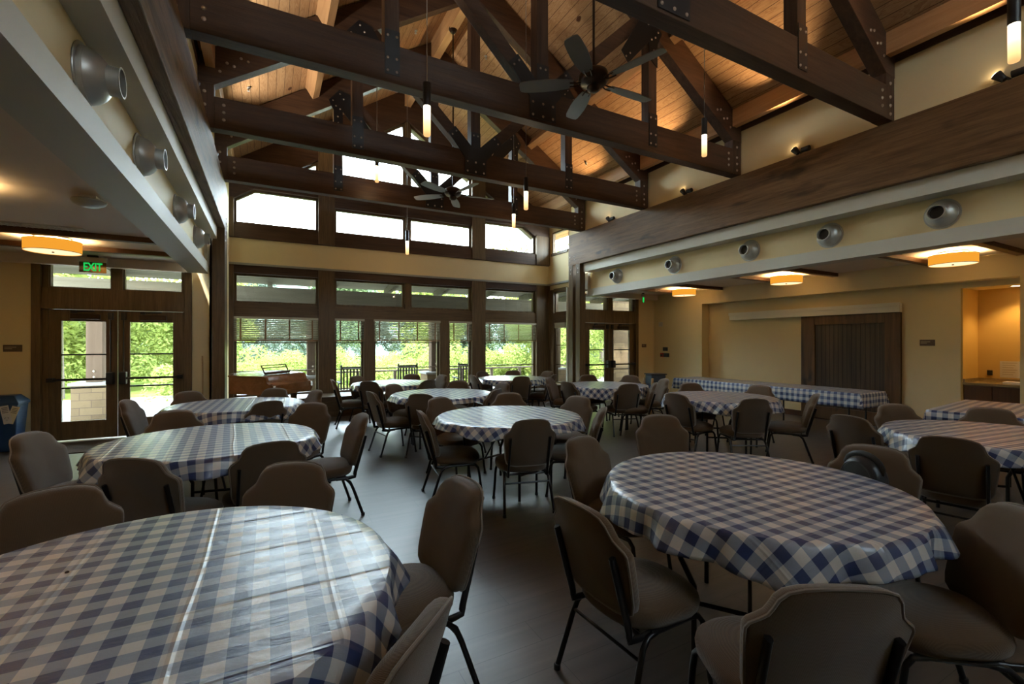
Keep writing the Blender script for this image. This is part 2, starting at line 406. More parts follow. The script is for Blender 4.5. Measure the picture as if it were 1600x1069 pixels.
# bay walls (return walls, bands)
S('wall_bay_left', box(-.88, -.68, YD, YW+.2, 0, 4.9), M['cream'])
w = MB(); w.box(6.85, 6.95, YD+.02, YW+.2, 2.93, 3.90); w.box(6.85, 6.95, YD+.02, YW+.2, 4.50, 4.8); w.box(6.85, 6.95, YD+.02, 9.70, 3.90, 4.50); w.box(6.85, 6.95, 10.5, YW+.2, 3.90, 4.50)
w.box(6.85, 6.95, YD+.02, 9.74, 0, 2.93); w.box(6.85, 6.95, 9.74, YW+.2, 0, .42)
S('wall_bay_right', w, M['cream'])
w = MB(); w.box(-.68, 6.85, YW, YW+.2, 3.10, 3.61); w.box(-.68, 6.85, YW-.07, YW, 3.10, 3.33); w.box(6.78, 6.85, YD+.02, YW, 3.10, 3.33)
S('wall_bay_band', w, M['cream'])
w = MB(); w.box(-.68, 6.85, YW-.1, YW, 3.06, 3.10); w.box(6.75, 6.85, YD+.02, YW, 3.06, 3.10); S('trim_bay_reveal', w, m_plain('grey_reveal', (.3,.3,.27), .5))
# bay timber frame: horizontal members
S('trim_4', box(-.68, 6.85, YW-.05, YW+.2, 3.61, 3.90), M['dwx'])
S('trim_5', box(-.68, 6.85, YW-.06, YW+.2, 2.90, 3.06), M['dwx'])
S('trim_6', box(-.68, 6.85, YW-.04, YW+.2, 2.03, 2.30), M['fwx'])
S('trim_7', box(-.68, 6.80, YW-.02, YW+.2, .0, .40), M['fwx'])
S('trim_8', box(-.66, 6.84, 9.87, YW-.02, .0, .38), M['fwx'])           # low window seat
S('trim_9', box(-.66, 6.84, 9.84, YW-.02, .38, .41), M['fwx'])
for i, (a, b) in enumerate(((.957,1.287),(4.53,4.90))):
    pm = MB().box(a, b, YW-.08, YW+.2, .41, 3.06).box(a, b, YW-.08, YW+.2, 3.62, zsl((a+b)/2)+.1)
    S('trim_%d' % (10+i), pm, M['fwz'])
S('trim_12', MB().box(-.68, -.60, YW-.08, YW+.2, .41, 3.06).box(-.68, -.60, YW-.08, YW+.2, 3.62, 4.4), M['fwz']); S('trim_13', MB().box(6.42, 6.85, YW-.08, YW+.2, .41, 3.06).box(6.42, 6.85, YW-.08, YW+.2, 3.62, 4.4), M['fwz'])
for i, (a, b) in enumerate(((1.905,2.13),(3.69,3.93))):
    S('trim_%d' % (14+i), box(a, b, YW-.06, YW+.2, .41, 2.03), M['fwz'])
S('trim_16', box(2.84, 2.97, YW-.04, YW+.2, 2.30, 2.90), M['fwz'])
S('trim_17', box(2.85, 2.96, YW-.02, YW+.2, 3.90, 6.70), M['fwz'])
S('trim_18', box(1.287, 4.53, YW-.06, YW+.2, 4.45, 4.74), M['dwx'])
S('trim_19', MB().prism([(-.35,4.62),(.957,4.62),(.957,4.86),(0,4.86)], YW-.06, YW+.2), M['dwx'])
S('trim_20', MB().prism([(4.90,4.62),(6.15,4.62),(5.8,4.86),(4.90,4.86)], YW-.06, YW+.2), M['dwx'])
S('trim_21', box(6.80, 6.95, 10.36, YW, .41, 2.93), M['fwz'])
S('trim_22', box(6.80, 6.95, 9.70, 9.76, .41, 2.93), M['cream2'])
S('trim_23', box(6.81, 6.95, 9.76, 10.36, 2.03, 2.30), M['fwy']); S('trim_24', box(6.81, 6.95, 9.76, 10.36, 2.86, 2.95), M['fwy'])
S('trim_25', box(6.82, 7.05, 9.74, 10.52, 3.86, 3.92), M['fwy'])
# gable wall above the raked glass
for a, b, nm in ((-.78, CX, 'wall_gable_left'), (CX, 6.85, 'wall_gable_right')):
    S(nm, MB().prism([(a, zsl(a)), (b, zsl(b)), (b, zdeck(b)+.05), (a, zdeck(a)+.05)], YW-.05, YW+.2), M['dwx'])
# roof boards: two slopes, running on past the bay as an overhang
for a, b in ((-1.6, CX), (CX, 7.4)):
    S('ceiling', MB().prism([(a, zdeck(a)), (b, zdeck(b)), (b, zdeck(b)+.15), (a, zdeck(a)+.15)], YB, 11.7), M['deck'])

# ------------------------------------------------------------------ windows
wn = [0]
def window(x0, x1, z0, z1, y=YW+.06, munt=(), poly=None, axis='y', fr=.045, ring=None):
    """sash frame with glass and muntins; axis 'y': in an XZ plane, 'x': in a YZ plane"""
    wn[0] += 1
    P = poly or [(x0,z0),(x1,z0),(x1,z1),(x0,z1)]
    cxm = sum(p[0] for p in P)/len(P); czm = sum(p[1] for p in P)/len(P)
    # inset polygon
    n = len(P); Q = []
    area = sum(P[i][0]*P[(i+1) % n][1]-P[(i+1) % n][0]*P[i][1] for i in range(n)); sg = 1 if area > 0 else -1
    L = []
    for i in range(n):
        a, b = Vector(P[i]), Vector(P[(i+1) % n]); d = (b-a).normalized(); nr = Vector((-d.y, d.x))*sg
        L.append((a+nr*fr, d))
    for i in range(n):
        (p, d), (q, e) = L[i-1], L[i]
        den = d.x*e.y-d.y*e.x; t = ((q.x-p.x)*e.y-(q.y-p.y)*e.x)/den; Q.append((p.x+d.x*t, p.y+d.y*t))
    mb = MB()
    def T(a, b, yy): return (a, yy, b) if axis == 'y' else (yy, a, b)
    vs = [T(*p, y-.03) for p in P]+[T(*q, y-.03) for q in Q]+[T(*p, y+.05) for p in P]+[T(*q, y+.05) for q in Q]
    fs = []
    for i in range(n):
        j = (i+1) % n
        fs += [(i, j, n+j, n+i), (2*n+i, 2*n+j, 3*n+j, 3*n+i), (n+i, n+j, 3*n+j, 3*n+i), (i, j, 2*n+j, 2*n+i)]
    mb.add(vs, fs)
    o = S('window_%d' % wn[0], mb, M['fwz'])
    g = MB(); g.prism(Q, y+.005, y+.012, axis); g.build('pane', M['glass'], o)
    for z in munt:
        mm = MB()
        if axis == 'y': mm.box(Q[0][0], Q[1][0], y-.012, y+.02, z-.011, z+.011)
        else: mm.box(y-.012, y+.02, Q[0][0], Q[1][0], z-.011, z+.011)
        mm.build('muntin', M['fwx'], o)
    return o
MZ = (1.437, .915)
PX = [(-.60,.957), (1.287,1.905), (2.13,3.69), (3.93,4.53), (4.90,6.42)]
for a, b in PX: window(a, b, .40, 2.03, munt=(1.50,)+MZ[1:])
for a, b in ((-.60,.957),(1.287,2.84),(2.97,4.53),(4.90,6.42)): window(a, b, 2.30, 2.90)
window(0,0,0,0, poly=[(-.60,3.90),(.957,3.90),(.957,4.62),(-.24,4.62),(-.60,zsl(-.60))])
window(0,0,0,0, poly=[(4.90,3.90),(6.42,3.90),(6.42,zsl(6.42)),(6.04,4.62),(4.90,4.62)])
window(1.287, 2.85, 3.90, 4.45); window(2.96, 4.53, 3.90, 4.45)
window(0,0,0,0, poly=[(1.287,4.74),(2.85,4.74),(2.85,zsl(2.85)),(1.287,zsl(1.287))])
window(0,0,0,0, poly=[(2.96,4.74),(4.53,4.74),(4.53,zsl(4.53)),(2.96,zsl(2.96))])
window(0,0,0,0, poly=[(.14,4.86),(.957,4.86),(.957,zsl(.957))])
window(0,0,0,0, poly=[(4.90,4.86),(5.66,4.86),(4.90,zsl(4.90))])
window(9.76, 10.36, .42, 2.03, y=6.89, axis='x', munt=(1.437,.915), fr=.03); window(9.76, 10.36, 2.30, 2.86, y=6.89, axis='x', fr=.03)
window(9.70, 10.5, 3.90, 4.50, y=6.89, axis='x', fr=.04)

window(1.4, 4.4, 5.45, 6.3, y=YB-.1)  # unseen rear window, added to brighten the room from behind
# ------------------------------------------------------------------ exterior doors
def text(body, size, mat, parent, loc, rot, name='lettering', ext=.002, align='CENTER', off=0):
    cu = bpy.data.curves.new(name, 'FONT'); cu.body = body; cu.size = size; cu.extrude = ext; cu.align_x = align; cu.align_y = 'CENTER'
    cu.offset = off; tmp = bpy.data.objects.new(name, cu); COL.objects.link(tmp)
    dg = bpy.context.evaluated_depsgraph_get(); me = bpy.data.meshes.new_from_object(tmp.evaluated_get(dg)); bpy.data.objects.remove(tmp)
    me.materials.clear(); me.materials.append(mat); o = bpy.data.objects.new(name, me); COL.objects.link(o); o.location = loc; o.rotation_euler = rot
    o.parent = parent; return o
def doors(x0, x1, num, wi):
    """double glazed door with transom; x0..x1 outer casing"""
    ca = MB(); oi0, oi1 = x0+.105, x1-.10; xm = (oi0+oi1)/2
    y0, y1 = YD-.04, YD+.2
    ca.box(x0, oi0, y0, y1, 0, 2.74); ca.box(oi1, x1, y0, y1, 0, 2.74); ca.box(oi0, oi1, y0, y1, 2.70, 2.74)
    ca.box(oi0, oi1, y0+.01, y1, 2.01, 2.33); ca.box(xm-.07, xm+.07, y0+.02, y1, 2.33, 2.70)
    ca.box(oi0, oi0+.07, y0+.06, y1, 0, 2.70); ca.box(oi1-.03, oi1, y0+.06, y1, 0, 2.70)
    S('trim_%d' % (30+num), ca, M['fwz'], bevel=.004)
    window(oi0+.07, xm-.07, 2.33, 2.70, y=YD+.06, fr=.02); window(xm+.07, oi1-.03, 2.33, 2.70, y=YD+.06, fr=.02)
    k = wi
    for side in (-1, 1):
        a, b = (oi0+.07, xm-.004) if side < 0 else (xm+.004, oi1-.03)
        ga, gb = (a+.14, b-.14) if side < 0 else (b-.135-.57, b-.135)
        if side > 0: ga = a+.145
        mb = MB(); yy0, yy1 = YD+.03, YD+.08
        mb.box(a, ga, yy0, yy1, .02, 2.005); mb.box(gb, b, yy0, yy1, .02, 2.005); mb.box(ga, gb, yy0, yy1, .02, .30); mb.box(ga, gb, yy0, yy1, 1.83, 2.005)
        d = S('door_%d' % k, mb, M['fwz'], bevel=.003); k += 1
        box(ga, gb, YD+.05, YD+.056, .30, 1.83).build('pane', M['glass'], d)
        for z in (1.318, .808): box(ga, gb, YD+.035, YD+.07, z-.011, z+.011).build('muntin', M['steel'], d)
        # panic bar, latch box, vertical rod, closer
        e = b if side < 0 else a
        bar = MB().tube([(a+.05 if side < 0 else b-.05, YD-.055, .94), (e-side*-.0-(.10 if side < 0 else -.10), YD-.055, .94)], .018, 10)
        bar.box((a if side < 0 else b-.07), (a+.07 if side < 0 else b), YD-.075, YD+.03, .91, .97)
        pb = bar.build('panic_bar', M['steel'], d)
        cx = b-.075 if side < 0 else a+.075
        box(cx-.045, cx+.045, YD-.08, YD+.03, .85, 1.04).build('latch_box', M['steel'], d, bevel=.01)
        rod = MB().tube([(cx, YD-.01, 1.04), (cx, YD-.01, 1.88)], .009, 8).box(cx-.028, cx+.028, YD-.03, YD+.03, 1.86, 1.97)
        rod.build('vertical_rod', M['steel'], d)
        m_ = (ga+gb)/2
        cl = MB().box(m_-.15, m_+.20, YD-.03, YD+.03, 1.86, 1.94); cl.build('door_closer', M['bronze'], d, bevel=.008)
        ar = MB().tube([(m_-.1, YD-.05, 1.975), (m_+.15, YD-.09, 1.985)], .012, 8).box(m_-.13, m_-.07, YD-.07, YD, 1.95, 1.99)
        ar.build('closer_arm', M['steel'], d)
doors(-3.07, -1.12, 0, 1); doors(6.89, 8.80, 1, 3)

# ------------------------------------------------------------------ long beams, columns
def bolt_mesh():
    mb = MB().lathe([(.0,.012),(.012,.012),(.018,.006),(.020,0),(.030,-.001),(.030,-.006)], n=12, cap=False)
    me = bpy.data.meshes.new('bolt'); me.from_pydata(mb.v, [], mb.f); me.shade_smooth(); me.materials.append(M['bolt']); return me
BOLT = bolt_mesh()
def bolt(parent, loc, face='-y', s=1):
    o = bpy.data.objects.new('bolt', BOLT); COL.objects.link(o); o.parent = parent; o.location = loc; o.scale = (s,s,s)
    o.rotation_euler = {'-y': (PI/2,0,0), '-x': (0,-PI/2,0), '+x': (0,PI/2,0)}[face]; return o
for nm, a, b, fc, lab in (('left', -.73, BL, '+x', 'long rough sawn timber beam over the left colonnade, lit grey by the windows'),
                          ('right', BR, 6.63, '-x', 'long rough sawn timber beam along the right side of the nave')):
    o = box(a, b, YB, YD, 3.38, 4.13).build('timber_beam', M['beam'], bevel=.008); tag(o, lab, 'beam')
    for yy in (9.21, 9.03) :
        for z in (3.50, 3.58): bolt(o, (b if fc == '+x' else a, yy-.0, z), fc, .8)
    for yy, q in ((9.10, 'far'), (8.81, 'near')):
        xa, xb2 = (a-.07, b) if nm == 'left' else (a, b+.06)
        p = box(xa, xb2, yy, yy+.17, 0, 3.38).build('timber_post', M['fwz'], bevel=.006)
        tag(p, '%s of the paired dark timber posts under the %s long beam' % ('farther' if q == 'far' else 'nearer', nm), 'post')
        for z in (3.18, 3.28): bolt(p, (b if fc == '+x' else a, yy+.08, z), fc, .8)

# ------------------------------------------------------------------ roof trusses
TY = [2.65, 4.65, 6.65, 8.66]; TT = .15
def truss():
    root = thing('roof_truss', 'x', 'roof truss', (CX, 0, 0), 0, 'heavy timber roof trusses')
    H0, H1 = 3.48, 3.68            # heel post inner / outer half span
    zu = lambda u: 4.66 + .6667*(3.48-abs(u))
    zt = lambda u: 5.13 + .6667*(3.48-abs(u))
    bc = box(-H0, H0, 0, TT, 4.13, 4.52).build('bottom_chord', M['dwx'], root, bevel=.006)
    plates = {}
    for s in (-1, 1):
        tcn = MB().prism([(0, zu(0)), (s*H0, zu(H0)), (s*H1, zu(H0)-.02), (s*H1, zt(H1)), (0, zt(0))], 0, TT)
        tc = tcn.build('top_chord', M['dwx'], root, bevel=.005)
        hp = box(min(s*H0, s*H1), max(s*H0, s*H1), .004, TT+.004, 4.13, 4.75).build('heel_post', M['dwz'], root, bevel=.005)
        for q, z in ((.10,4.25),(.10,4.34),(.10,4.43)): bolt(bc, (s*(H0-q), 0, z))
        for z in (4.20, 4.30, 4.40, 4.56): bolt(hp, (s*(H0+.1), .004, z))
        for k in range(5): bolt(tc, (s*(3.42-.075*k), 0, zu(3.42-.075*k)+.14+(.07 if k % 2 else 0)), s=.9)
        qp = box(min(s*1.715, s*1.865), max(s*1.715, s*1.865), .006, TT-.006, 4.52, zu(1.72)+.02).build('queen_post', M['dwz'], root, bevel=.004)
        # diagonal brace from king post foot up to queen post head
        a0 = Vector((s*.10, 4.50)); a1 = Vector((s*1.70, 4.50+.965*1.60-.02)); d = (a1-a0).normalized(); nr = Vector((-d.y*s, d.x*s))*.085
        br = MB().prism([(a0-nr).to_tuple(), (a1-nr).to_tuple(), (a1+nr+d*.10).to_tuple(), (a0+nr).to_tuple()], .010, TT-.010)
        br.build('diagonal_brace', M['dwx'], root, bevel=.004)
        # steel straps: queen foot
        pf = box(s*1.79-.075, s*1.79+.075, -.008, .0, 4.21, 4.66).build('steel_plate', M['steel'], root)
        for z in (4.245, 4.375, 4.60):
            for q in (-.045, .045): bolt(pf, (s*1.79+q, -.008, z), s=.7)
        # queen head plate: along the post and along the brace
        e0 = Vector((s*1.79, zu(1.79)+.10))
        poly = [(s*1.87, zu(1.87)-.42), (s*1.715, zu(1.715)-.42), (s*1.715, zu(1.715)-.20), (s*1.34, zu(1.72)-.60), (s*1.22, zu(1.72)-.46), (s*1.60, zu(1.6)+.06), (s*1.78, zu(1.78)+.22), (s*1.95, zu(1.95)+.12), (s*1.87, zu(1.87)-.10)]
        ph = MB().prism(poly, -.008, 0).build('steel_plate', M['steel'], root)
        for u, dz in ((1.76,.14),(1.88,.08),(1.70,.02),(1.83,-.04),(1.76,-.13)): bolt(ph, (s*u, -.008, zu(u)+dz), s=.7)
        for u, z in ((1.37, zu(1.72)-.46), (1.30, zu(1.72)-.52), (1.79, zu(1.79)-.36), (1.80, zu(1.79)-.25)): bolt(ph, (s*u, -.008, z), s=.7)
    kp = box(-.08, .08, .002, TT-.002, 4.52, zu(0)+.1).build('king_post', M['dwz'], root, bevel=.004)
    P = [(-.18,4.16),(.18,4.16),(.18,4.40)]
    dr = Vector((1,.965)).normalized(); nr = Vector((-dr.y, dr.x))
    b0 = Vector((.10,4.50))
    P += [tuple(b0+dr*.42-nr*.085), tuple(b0+dr*.42+nr*.085), (.08, 4.60), (.08,4.82), (-.08,4.82), (-.08,4.60)]
    P += [(-(b0+dr*.42+nr*.085).x, (b0+dr*.42+nr*.085).y), (-(b0+dr*.42-nr*.085).x, (b0+dr*.42-nr*.085).y), (-.18,4.40)]
    kg = MB().prism(P, -.010, 0).build('steel_plate', M['steel'], root)
    for x in (-.14, 0, .14):
        for z in (4.20, 4.35): bolt(kg, (x, -.010, z), s=.8)
    for x in (-.035, .035): bolt(kg, (x, -.010, 4.77), s=.7)
    for s in (-1, 1):
        for q in (-.045, .045):
            p = b0+dr*.36+nr*q; bolt(kg, (s*p.x, -.010, p.y), s=.7)
    # short post to the ridge, king head
    return root
TL = ['nearest heavy timber roof truss, its bottom chord crossing the upper right corner',
      'second timber roof truss, crossing behind the larger ceiling fan',
      'third timber roof truss, between the two ceiling fans',
      'farthest timber roof truss, right before the gable windows, behind the smaller fan']
t0 = truss()
for i, y in enumerate(TY):
    if i == 0: t0.location = (CX, y, 0); t0['label'] = TL[0]
    else: dup(t0, (CX, y, 0), 0, TL[i])
# ridge beam and purlins
rb = MB().box(CX-.07, CX+.07, YB, YW-.05, 7.05, 7.45).build('ridge_beam', M['purlin']); tag(rb, 'pine ridge beam at the peak of the board ceiling, carrying the fan rods', 'beam')
for x, lab in ((.62, 'pine purlin running below the left roof slope'), (5.18, 'pine purlin running below the right roof slope')):
    s = -1 if x < CX else 1
    up = Vector((s*.5547, 0, .832)); al = Vector((.832, 0, -s*.5547))
    c = Vector((x, (YB+YW)/2, zdeck(x))) - up*.11
    o = MB().obox(c, (0,1,0), al, up, (YW-YB)/2-.03, .06, .11).build('purlin', M['purlin']); tag(o, lab, 'purlin')
for x, s in ((-.62, -1), (6.42, 1)):
    c = Vector((x, (YB+YW)/2, zdeck(x)-.14))
    o = MB().obox(c, (0,1,0), (1,0,0), (0,0,1), (YW-YB)/2-.03, .05, .13).build('purlin', M['purlin'])
    tag(o, 'pine eave purlin above the truss heels on the %s side' % ('left' if s < 0 else 'right'), 'purlin')

# ------------------------------------------------------------------ ducts
def duct(s):
    root = thing('duct_nozzle', 'x', 'air nozzle', (0,0,0), 0, 'metal air nozzles in the bulkheads')
    R = Matrix.Rotation(PI/2*(1 if s > 0 else -1), 3, 'Y')
    MB().lathe([(.168,0),(.172,.005),(.170,.010),(.152,.012)], M=R, n=40).build('base_ring', M['alu'], root, smooth=True)
    MB().lathe([(.152,.008),(.151,.035),(.148,.037),(.138,.065),(.118,.092),(.095,.110),(.080,.118)], M=R, n=40, cap=False).build('dome', M['alu'], root, smooth=True)
    MB().lathe([(.080,.115),(.077,.172),(.083,.174),(.083,.178),(.073,.178),(.073,.12)], M=R, n=36, cap=False).build('spout', M['alu'], root, smooth=True, ang=25)
    MB().lathe([(.0,.128),(.0735,.128)], M=R, n=36, cap=False).build('throat', M['darkhole'], root)
    return root
dl = duct(1); dr_ = duct(-1)
LD = [3.36,4.60,6.27,7.80]; RD = [2.32,3.52,4.71,6.27,7.89]
OL = ['nearest to the camera','second from the camera','third from the camera','farthest, by the exit door','farthest, by the posts']
for i, y in enumerate(LD):
    l = 'round metal air nozzle on the left bulkhead, '+OL[i]
    if i == 0: dl.location = (-.91, y, 2.985); dl['label'] = l
    else: dup(dl, (-.91, y, 2.985), 0, l)
OR = ['nearest, upper right','second nearest','in the middle of the row','second farthest','farthest, beside the posts']
for i, y in enumerate(RD):
    l = 'round metal air nozzle on the right bulkhead, '+OR[i]
    if i == 0: dr_.location = (6.89, y, 2.99); dr_['label'] = l
    else: dup(dr_, (6.89, y, 2.99), 0, l)

# ------------------------------------------------------------------ drum ceiling lights, battens, grilles
def drum():
    root = thing('drum_ceiling_light', 'x', 'ceiling light', (0,0,0), 0, 'amber drum ceiling lights')
    MB().lathe([(.265,-.18),(.265,-.045),(.262,-.045),(.262,-.18)], n=48, cap=False).build('lamp_shade', M['shade'], root, smooth=True)
    MB().lathe([(.0,-.176),(.260,-.174)], n=48, cap=False).build('diffuser', M['diff'], root)
    rim = MB(); 
    for z in (-.18, -.045): rim.tube([(.2655*math.cos(a*PI/24), .2655*math.sin(a*PI/24), z) for a in range(48)], .0035, 6, closed=True)
    rim.build('rim', M['bronze'], root)
    MB().lathe([(.0,-.19),(.012,-.188),(.012,-.176)], n=16).build('finial', M['bronze'], root)
    MB().lathe([(.16,0),(.165,-.012),(.0,-.018)], n=32).build('ceiling_plate', M['white'], root)
    hg = MB()
    for k in range(3):
        a = k*2*PI/3; hg.tube([(.10*math.cos(a), .10*math.sin(a), -.01), (.26*math.cos(a), .26*math.sin(a), -.05)], .004, 6)
    hg.build('hanger', M['bronze'], root)
    return root
def point(name, loc, e, col, size=.03):
    l = bpy.data.lights.new(name, 'POINT'); l.energy = e; l.color = col; l.shadow_soft_size = size
    o = bpy.data.objects.new(name, l); COL.objects.link(o); o.location = loc; return o
d0 = drum()
DR = [((-2.34,7.65), 'amber drum ceiling light in the left aisle, before the exit sign'),
      ((8.66,2.80), 'amber drum ceiling light in the right aisle, largest and nearest of the three'),
      ((8.68,5.20), 'amber drum ceiling light in the right aisle, middle of the three'),
      ((8.72,7.65), 'amber drum ceiling light in the right aisle, smallest and farthest'),
      ((-2.34,5.20), 'added unseen drum ceiling light in the left aisle, left of the picture edge'),  # this and the next two: unseen lamps added to brighten the aisles
      ((-2.34,2.60), 'added unseen drum ceiling light in the left aisle, level with the nearest table'),
      ((8.66,.40), 'added unseen drum ceiling light in the right aisle, right of the camera')]
for i, ((x, y), l) in enumerate(DR):
    if i == 0: d0.location = (x, y, 2.80); d0['label'] = l
    else: dup(d0, (x, y, 2.80), 0, l)
    point('drum_bulb', (x, y, 2.70), 60, (1,.66,.30), .05)
    for k, dy in (enumerate((-.5, .5)) if i < 4 else ()):
        xa, xb = (-3.88, -1.13) if x < 0 else (7.08, 9.38)
        o = box(xa, xb, y+dy-.05, y+dy+.05, 2.735, 2.80).build('ceiling_batten', M['batten'], bevel=.004)
        nm = ['left aisle','right aisle, nearest light','right aisle, middle light','right aisle, farthest light'][i]
        tag(o, 'brown ceiling strip on the %s side of the drum light, %s' % ('camera' if k == 0 else 'window', nm), 'ceiling strip')
def grille(x0, x1, y0, y1, lab):
    g = MB().box(x0, x1, y0, y1, 2.785, 2.80); n = int((x1-x0)/.05)
    for k in range(n): xx = x0+.02+k*(x1-x0-.04)/n; g.box(xx, xx+.012, y0+.012, y1-.012, 2.775, 2.785)
    tag(g.build('ceiling_vent', M['cream2']), lab, 'vent')
grille(-3.6, -1.85, 6.86, 7.0, 'long slotted ceiling vent beside the left aisle light')
grille(7.4, 8.9, 3.42, 3.56, 'long slotted ceiling vent beside the nearest right aisle light')
dm = thing('emergency_light', 'white domed fixture hanging under the left aisle ceiling, half hidden by the bulkhead', 'fixture', (-1.40, 5.35, 2.80))
MB().lathe([(.0,-.10),(.06,-.095),(.11,-.07),(.125,-.045),(.12,-.035)], n=32).build('dome', M['alu'], dm, smooth=True)
box(-.06,.06,-.05,.05,-.04,0).build('mount', M['white'], dm)
# ------------------------------------------------------------------ exit signs
def exit_sign(loc, rz, lab):
    r = thing('exit_sign', lab, 'exit sign', loc, rz)
    box(-.06,.06,-.025,.025,-.03,0).build('canopy', M['blackp'], r)
    box(-.165,.165,-.03,.03,-.10,-.03).build('housing', M['alu'], r, bevel=.003)
    box(-.155,.155,-.004,.004,-.255,-.10).build('panel', m_plain('mirror_panel', (.32,.28,.22), .12, .8), r)
    t = text('EXIT', .165, M['green'], r, (0, -.008, -.178), (PI/2,0,0), 'lettering', .003, off=.004); t.scale = (.64,1,1)
    return r
exit_sign((-2.30, 8.95, 2.80), 0, 'green EXIT sign hanging under the ceiling before the left double door')
exit_sign((8.49, 8.75, 2.77), math.radians(38), 'small green EXIT sign hanging before the right double door')

# ------------------------------------------------------------------ pendants, fans, sprinklers, uplights
def pendant():
    r = thing('pendant_light', 'x', 'pendant light', (0,0,0), 0, 'slim glowing tube pendants')
    MB().lathe([(.0,0),(.030,.002),(.034,.012),(.034,.28)], n=24).build('glow_tube', M['tube'], r, smooth=True)
    MB().lathe([(.036,.28),(.036,.50),(.0,.505)], n=24).build('cap', M['blackp'], r, smooth=True)
    return r
p0 = pendant()
PN = [((1.33,4.20,3.46), 'slim glowing pendant before the second truss, left of the large fan'),
      ((5.10,4.14,3.97), 'slim glowing pendant right of the large fan, before the heel of the second truss'),
      ((3.56,6.20,3.58), 'slim glowing pendant low before the third truss, middle right'),
      ((1.69,8.20,4.32), 'faint glowing pendant seen against the bright gable window'),
      ((4.42,8.20,3.84), 'slim glowing pendant before the farthest truss, right of the small fan'),
      ((2.58,9.50,3.35), 'lowest slim pendant, hanging before the bay window mullion'),
      ((4.90,1.24,3.59), 'large glowing pendant in the upper right corner, cut by the edge')]
for i, (p, l) in enumerate(PN):
    if i == 0: o = p0; o.location = p; o['label'] = l
    else: o = dup(p0, p, 0, l)
    zt = zdeck(p[0])-p[2]
    MB().tube([(0,0,.5),(0,0,zt-.02)], .0045, 6).build('cord', M['alu'], o)
    point('pendant_bulb', (p[0], p[1], p[2]-.05), 2.0, (1,.68,.36), .03)
def fan():
    r = thing('ceiling_fan', 'x', 'ceiling fan', (0,0,0), 0, 'five-blade ceiling fans')
    MB().lathe([(.0,-.10),(.03,-.10),(.062,-.08),(.068,-.05),(.055,-.035),(.06,-.03),(.12,-.02),(.150,.01),(.155,.05),(.140,.09),(.09,.12),(.03,.14),(.0,.14)], n=36).build('motor', M['bronze'], r, smooth=True, ang=50)
    MB().tube([(0,0,.13),(0,0,2.92)], .013, 10).build('rod', M['bronze'], r)
    MB().lathe([(.0,2.86),(.04,2.87),(.075,2.92),(.075,2.95)], n=24).build('rod_canopy', M['bronze'], r, smooth=True)
    for k in range(5):
        a = math.radians(72*k); ca, sa = math.cos(a), math.sin(a)
        def W(x, y, z): return (x*ca-y*sa, x*sa+y*ca, z)
        st = [(.20,.045),(.28,.062),(.38,.075),(.50,.080),(.62,.076),(.70,.070),(.74,.058),(.752,.03)]
        top, bot = [], []
        prof = [(x, w) for x, w in st]+[(x, -w) for x, w in reversed(st)]
        tilt = lambda y: y*math.tan(math.radians(12))
        n = len(prof); vs = [W(x, y, tilt(y)+.004) for x, y in prof]+[W(x, y, tilt(y)-.004) for x, y in prof]
        b = MB(); b.add(vs, [tuple(range(n)), tuple(range(2*n-1, n-1, -1))]+[(i, (i+1) % n, (i+1) % n+n, i+n) for i in range(n)])
        bl = b.build('blade', M['bladel'], r)
        br = MB()
        for s in (-1, 1): br.tube([W(.10, s*.012, .0), W(.17, s*.028, -.012), W(.24, s*.032, -.010)], .007, 8)
        br.box(-.001,.001,-.001,.001,-.001,.001) if False else None
        br.build('blade_iron', M['bronze'], bl)
    return r
f0 = fan()
f0.location = (CX, 3.68, 4.13); f0.rotation_euler[2] = math.radians(0.5); f0['label'] = 'large dark five-blade ceiling fan hanging near the camera, before the second truss'
dup(f0, (CX, 7.65, 4.13), math.radians(-8), 'smaller looking ceiling fan farther away, before the gable windows')
sp0 = thing('fire_sprinkler', 'x', 'sprinkler', (0,0,0), 0, 'small chrome sprinkler heads')
MB().lathe([(.035,0),(.03,-.012),(.012,-.016),(.010,-.05),(.022,-.055),(.0,-.06)], n=14).build('sprinkler_head', M['alu'], sp0, smooth=True)
SPK = [((-.26,8.0),'low on the left slope near the far truss'),((2.34,8.05),'high on the left slope near the ridge'),((3.67,7.92),'high on the right slope near the ridge'),((6.05,7.93),'low on the right slope near the eave'),((-.235,6.03),'low on the left slope before the third truss')]
for i, ((x, y), l) in enumerate(SPK):
    l = 'chrome sprinkler on the board ceiling, '+l
    if i == 0: sp0.location = (x, y, zdeck(x)); sp0['label'] = l
    else: dup(sp0, (x, y, zdeck(x)), 0, l)
def uplight():
    r = thing('track_uplight', 'x', 'spotlight', (0,0,0), 0, 'small black uplights on the beams')
    MB().tube([(0,-.02,.06),(0,-.12,.06)], .035, 14).build('ballast', M['blackp'], r, smooth=True)
    MB().tube([(0,.03,.03),(0,.09,.11)], [.028,.045], 14).build('head', M['blackp'], r, smooth=True)
    MB().tube([(0,-.02,0),(0,.02,.05)], .012, 8).build('bracket', M['blackp'], r)
    MB().tube([(0,.091,.112),(0,.093,.115)], .038, 14).build('lens', M['bulb'], r)
    return r
u0 = uplight()
UY = [1.70, 3.74, 5.72, 7.77]
UN = ['nearest, upper right','second nearest','third from the camera','farthest']
first = True
def spot(loc, tgt, e, col, size=1.9, blend=.8, rad=.05):
    l = bpy.data.lights.new('spot_beam', 'SPOT'); l.energy = e; l.color = col; l.spot_size = size; l.spot_blend = blend; l.shadow_soft_size = rad
    o = bpy.data.objects.new('spot_beam', l); COL.objects.link(o); o.location = loc
    o.rotation_euler = (Vector(tgt)-Vector(loc)).to_track_quat('-Z', 'Y').to_euler(); return o
UPE = {-1: 105, 1: 112}
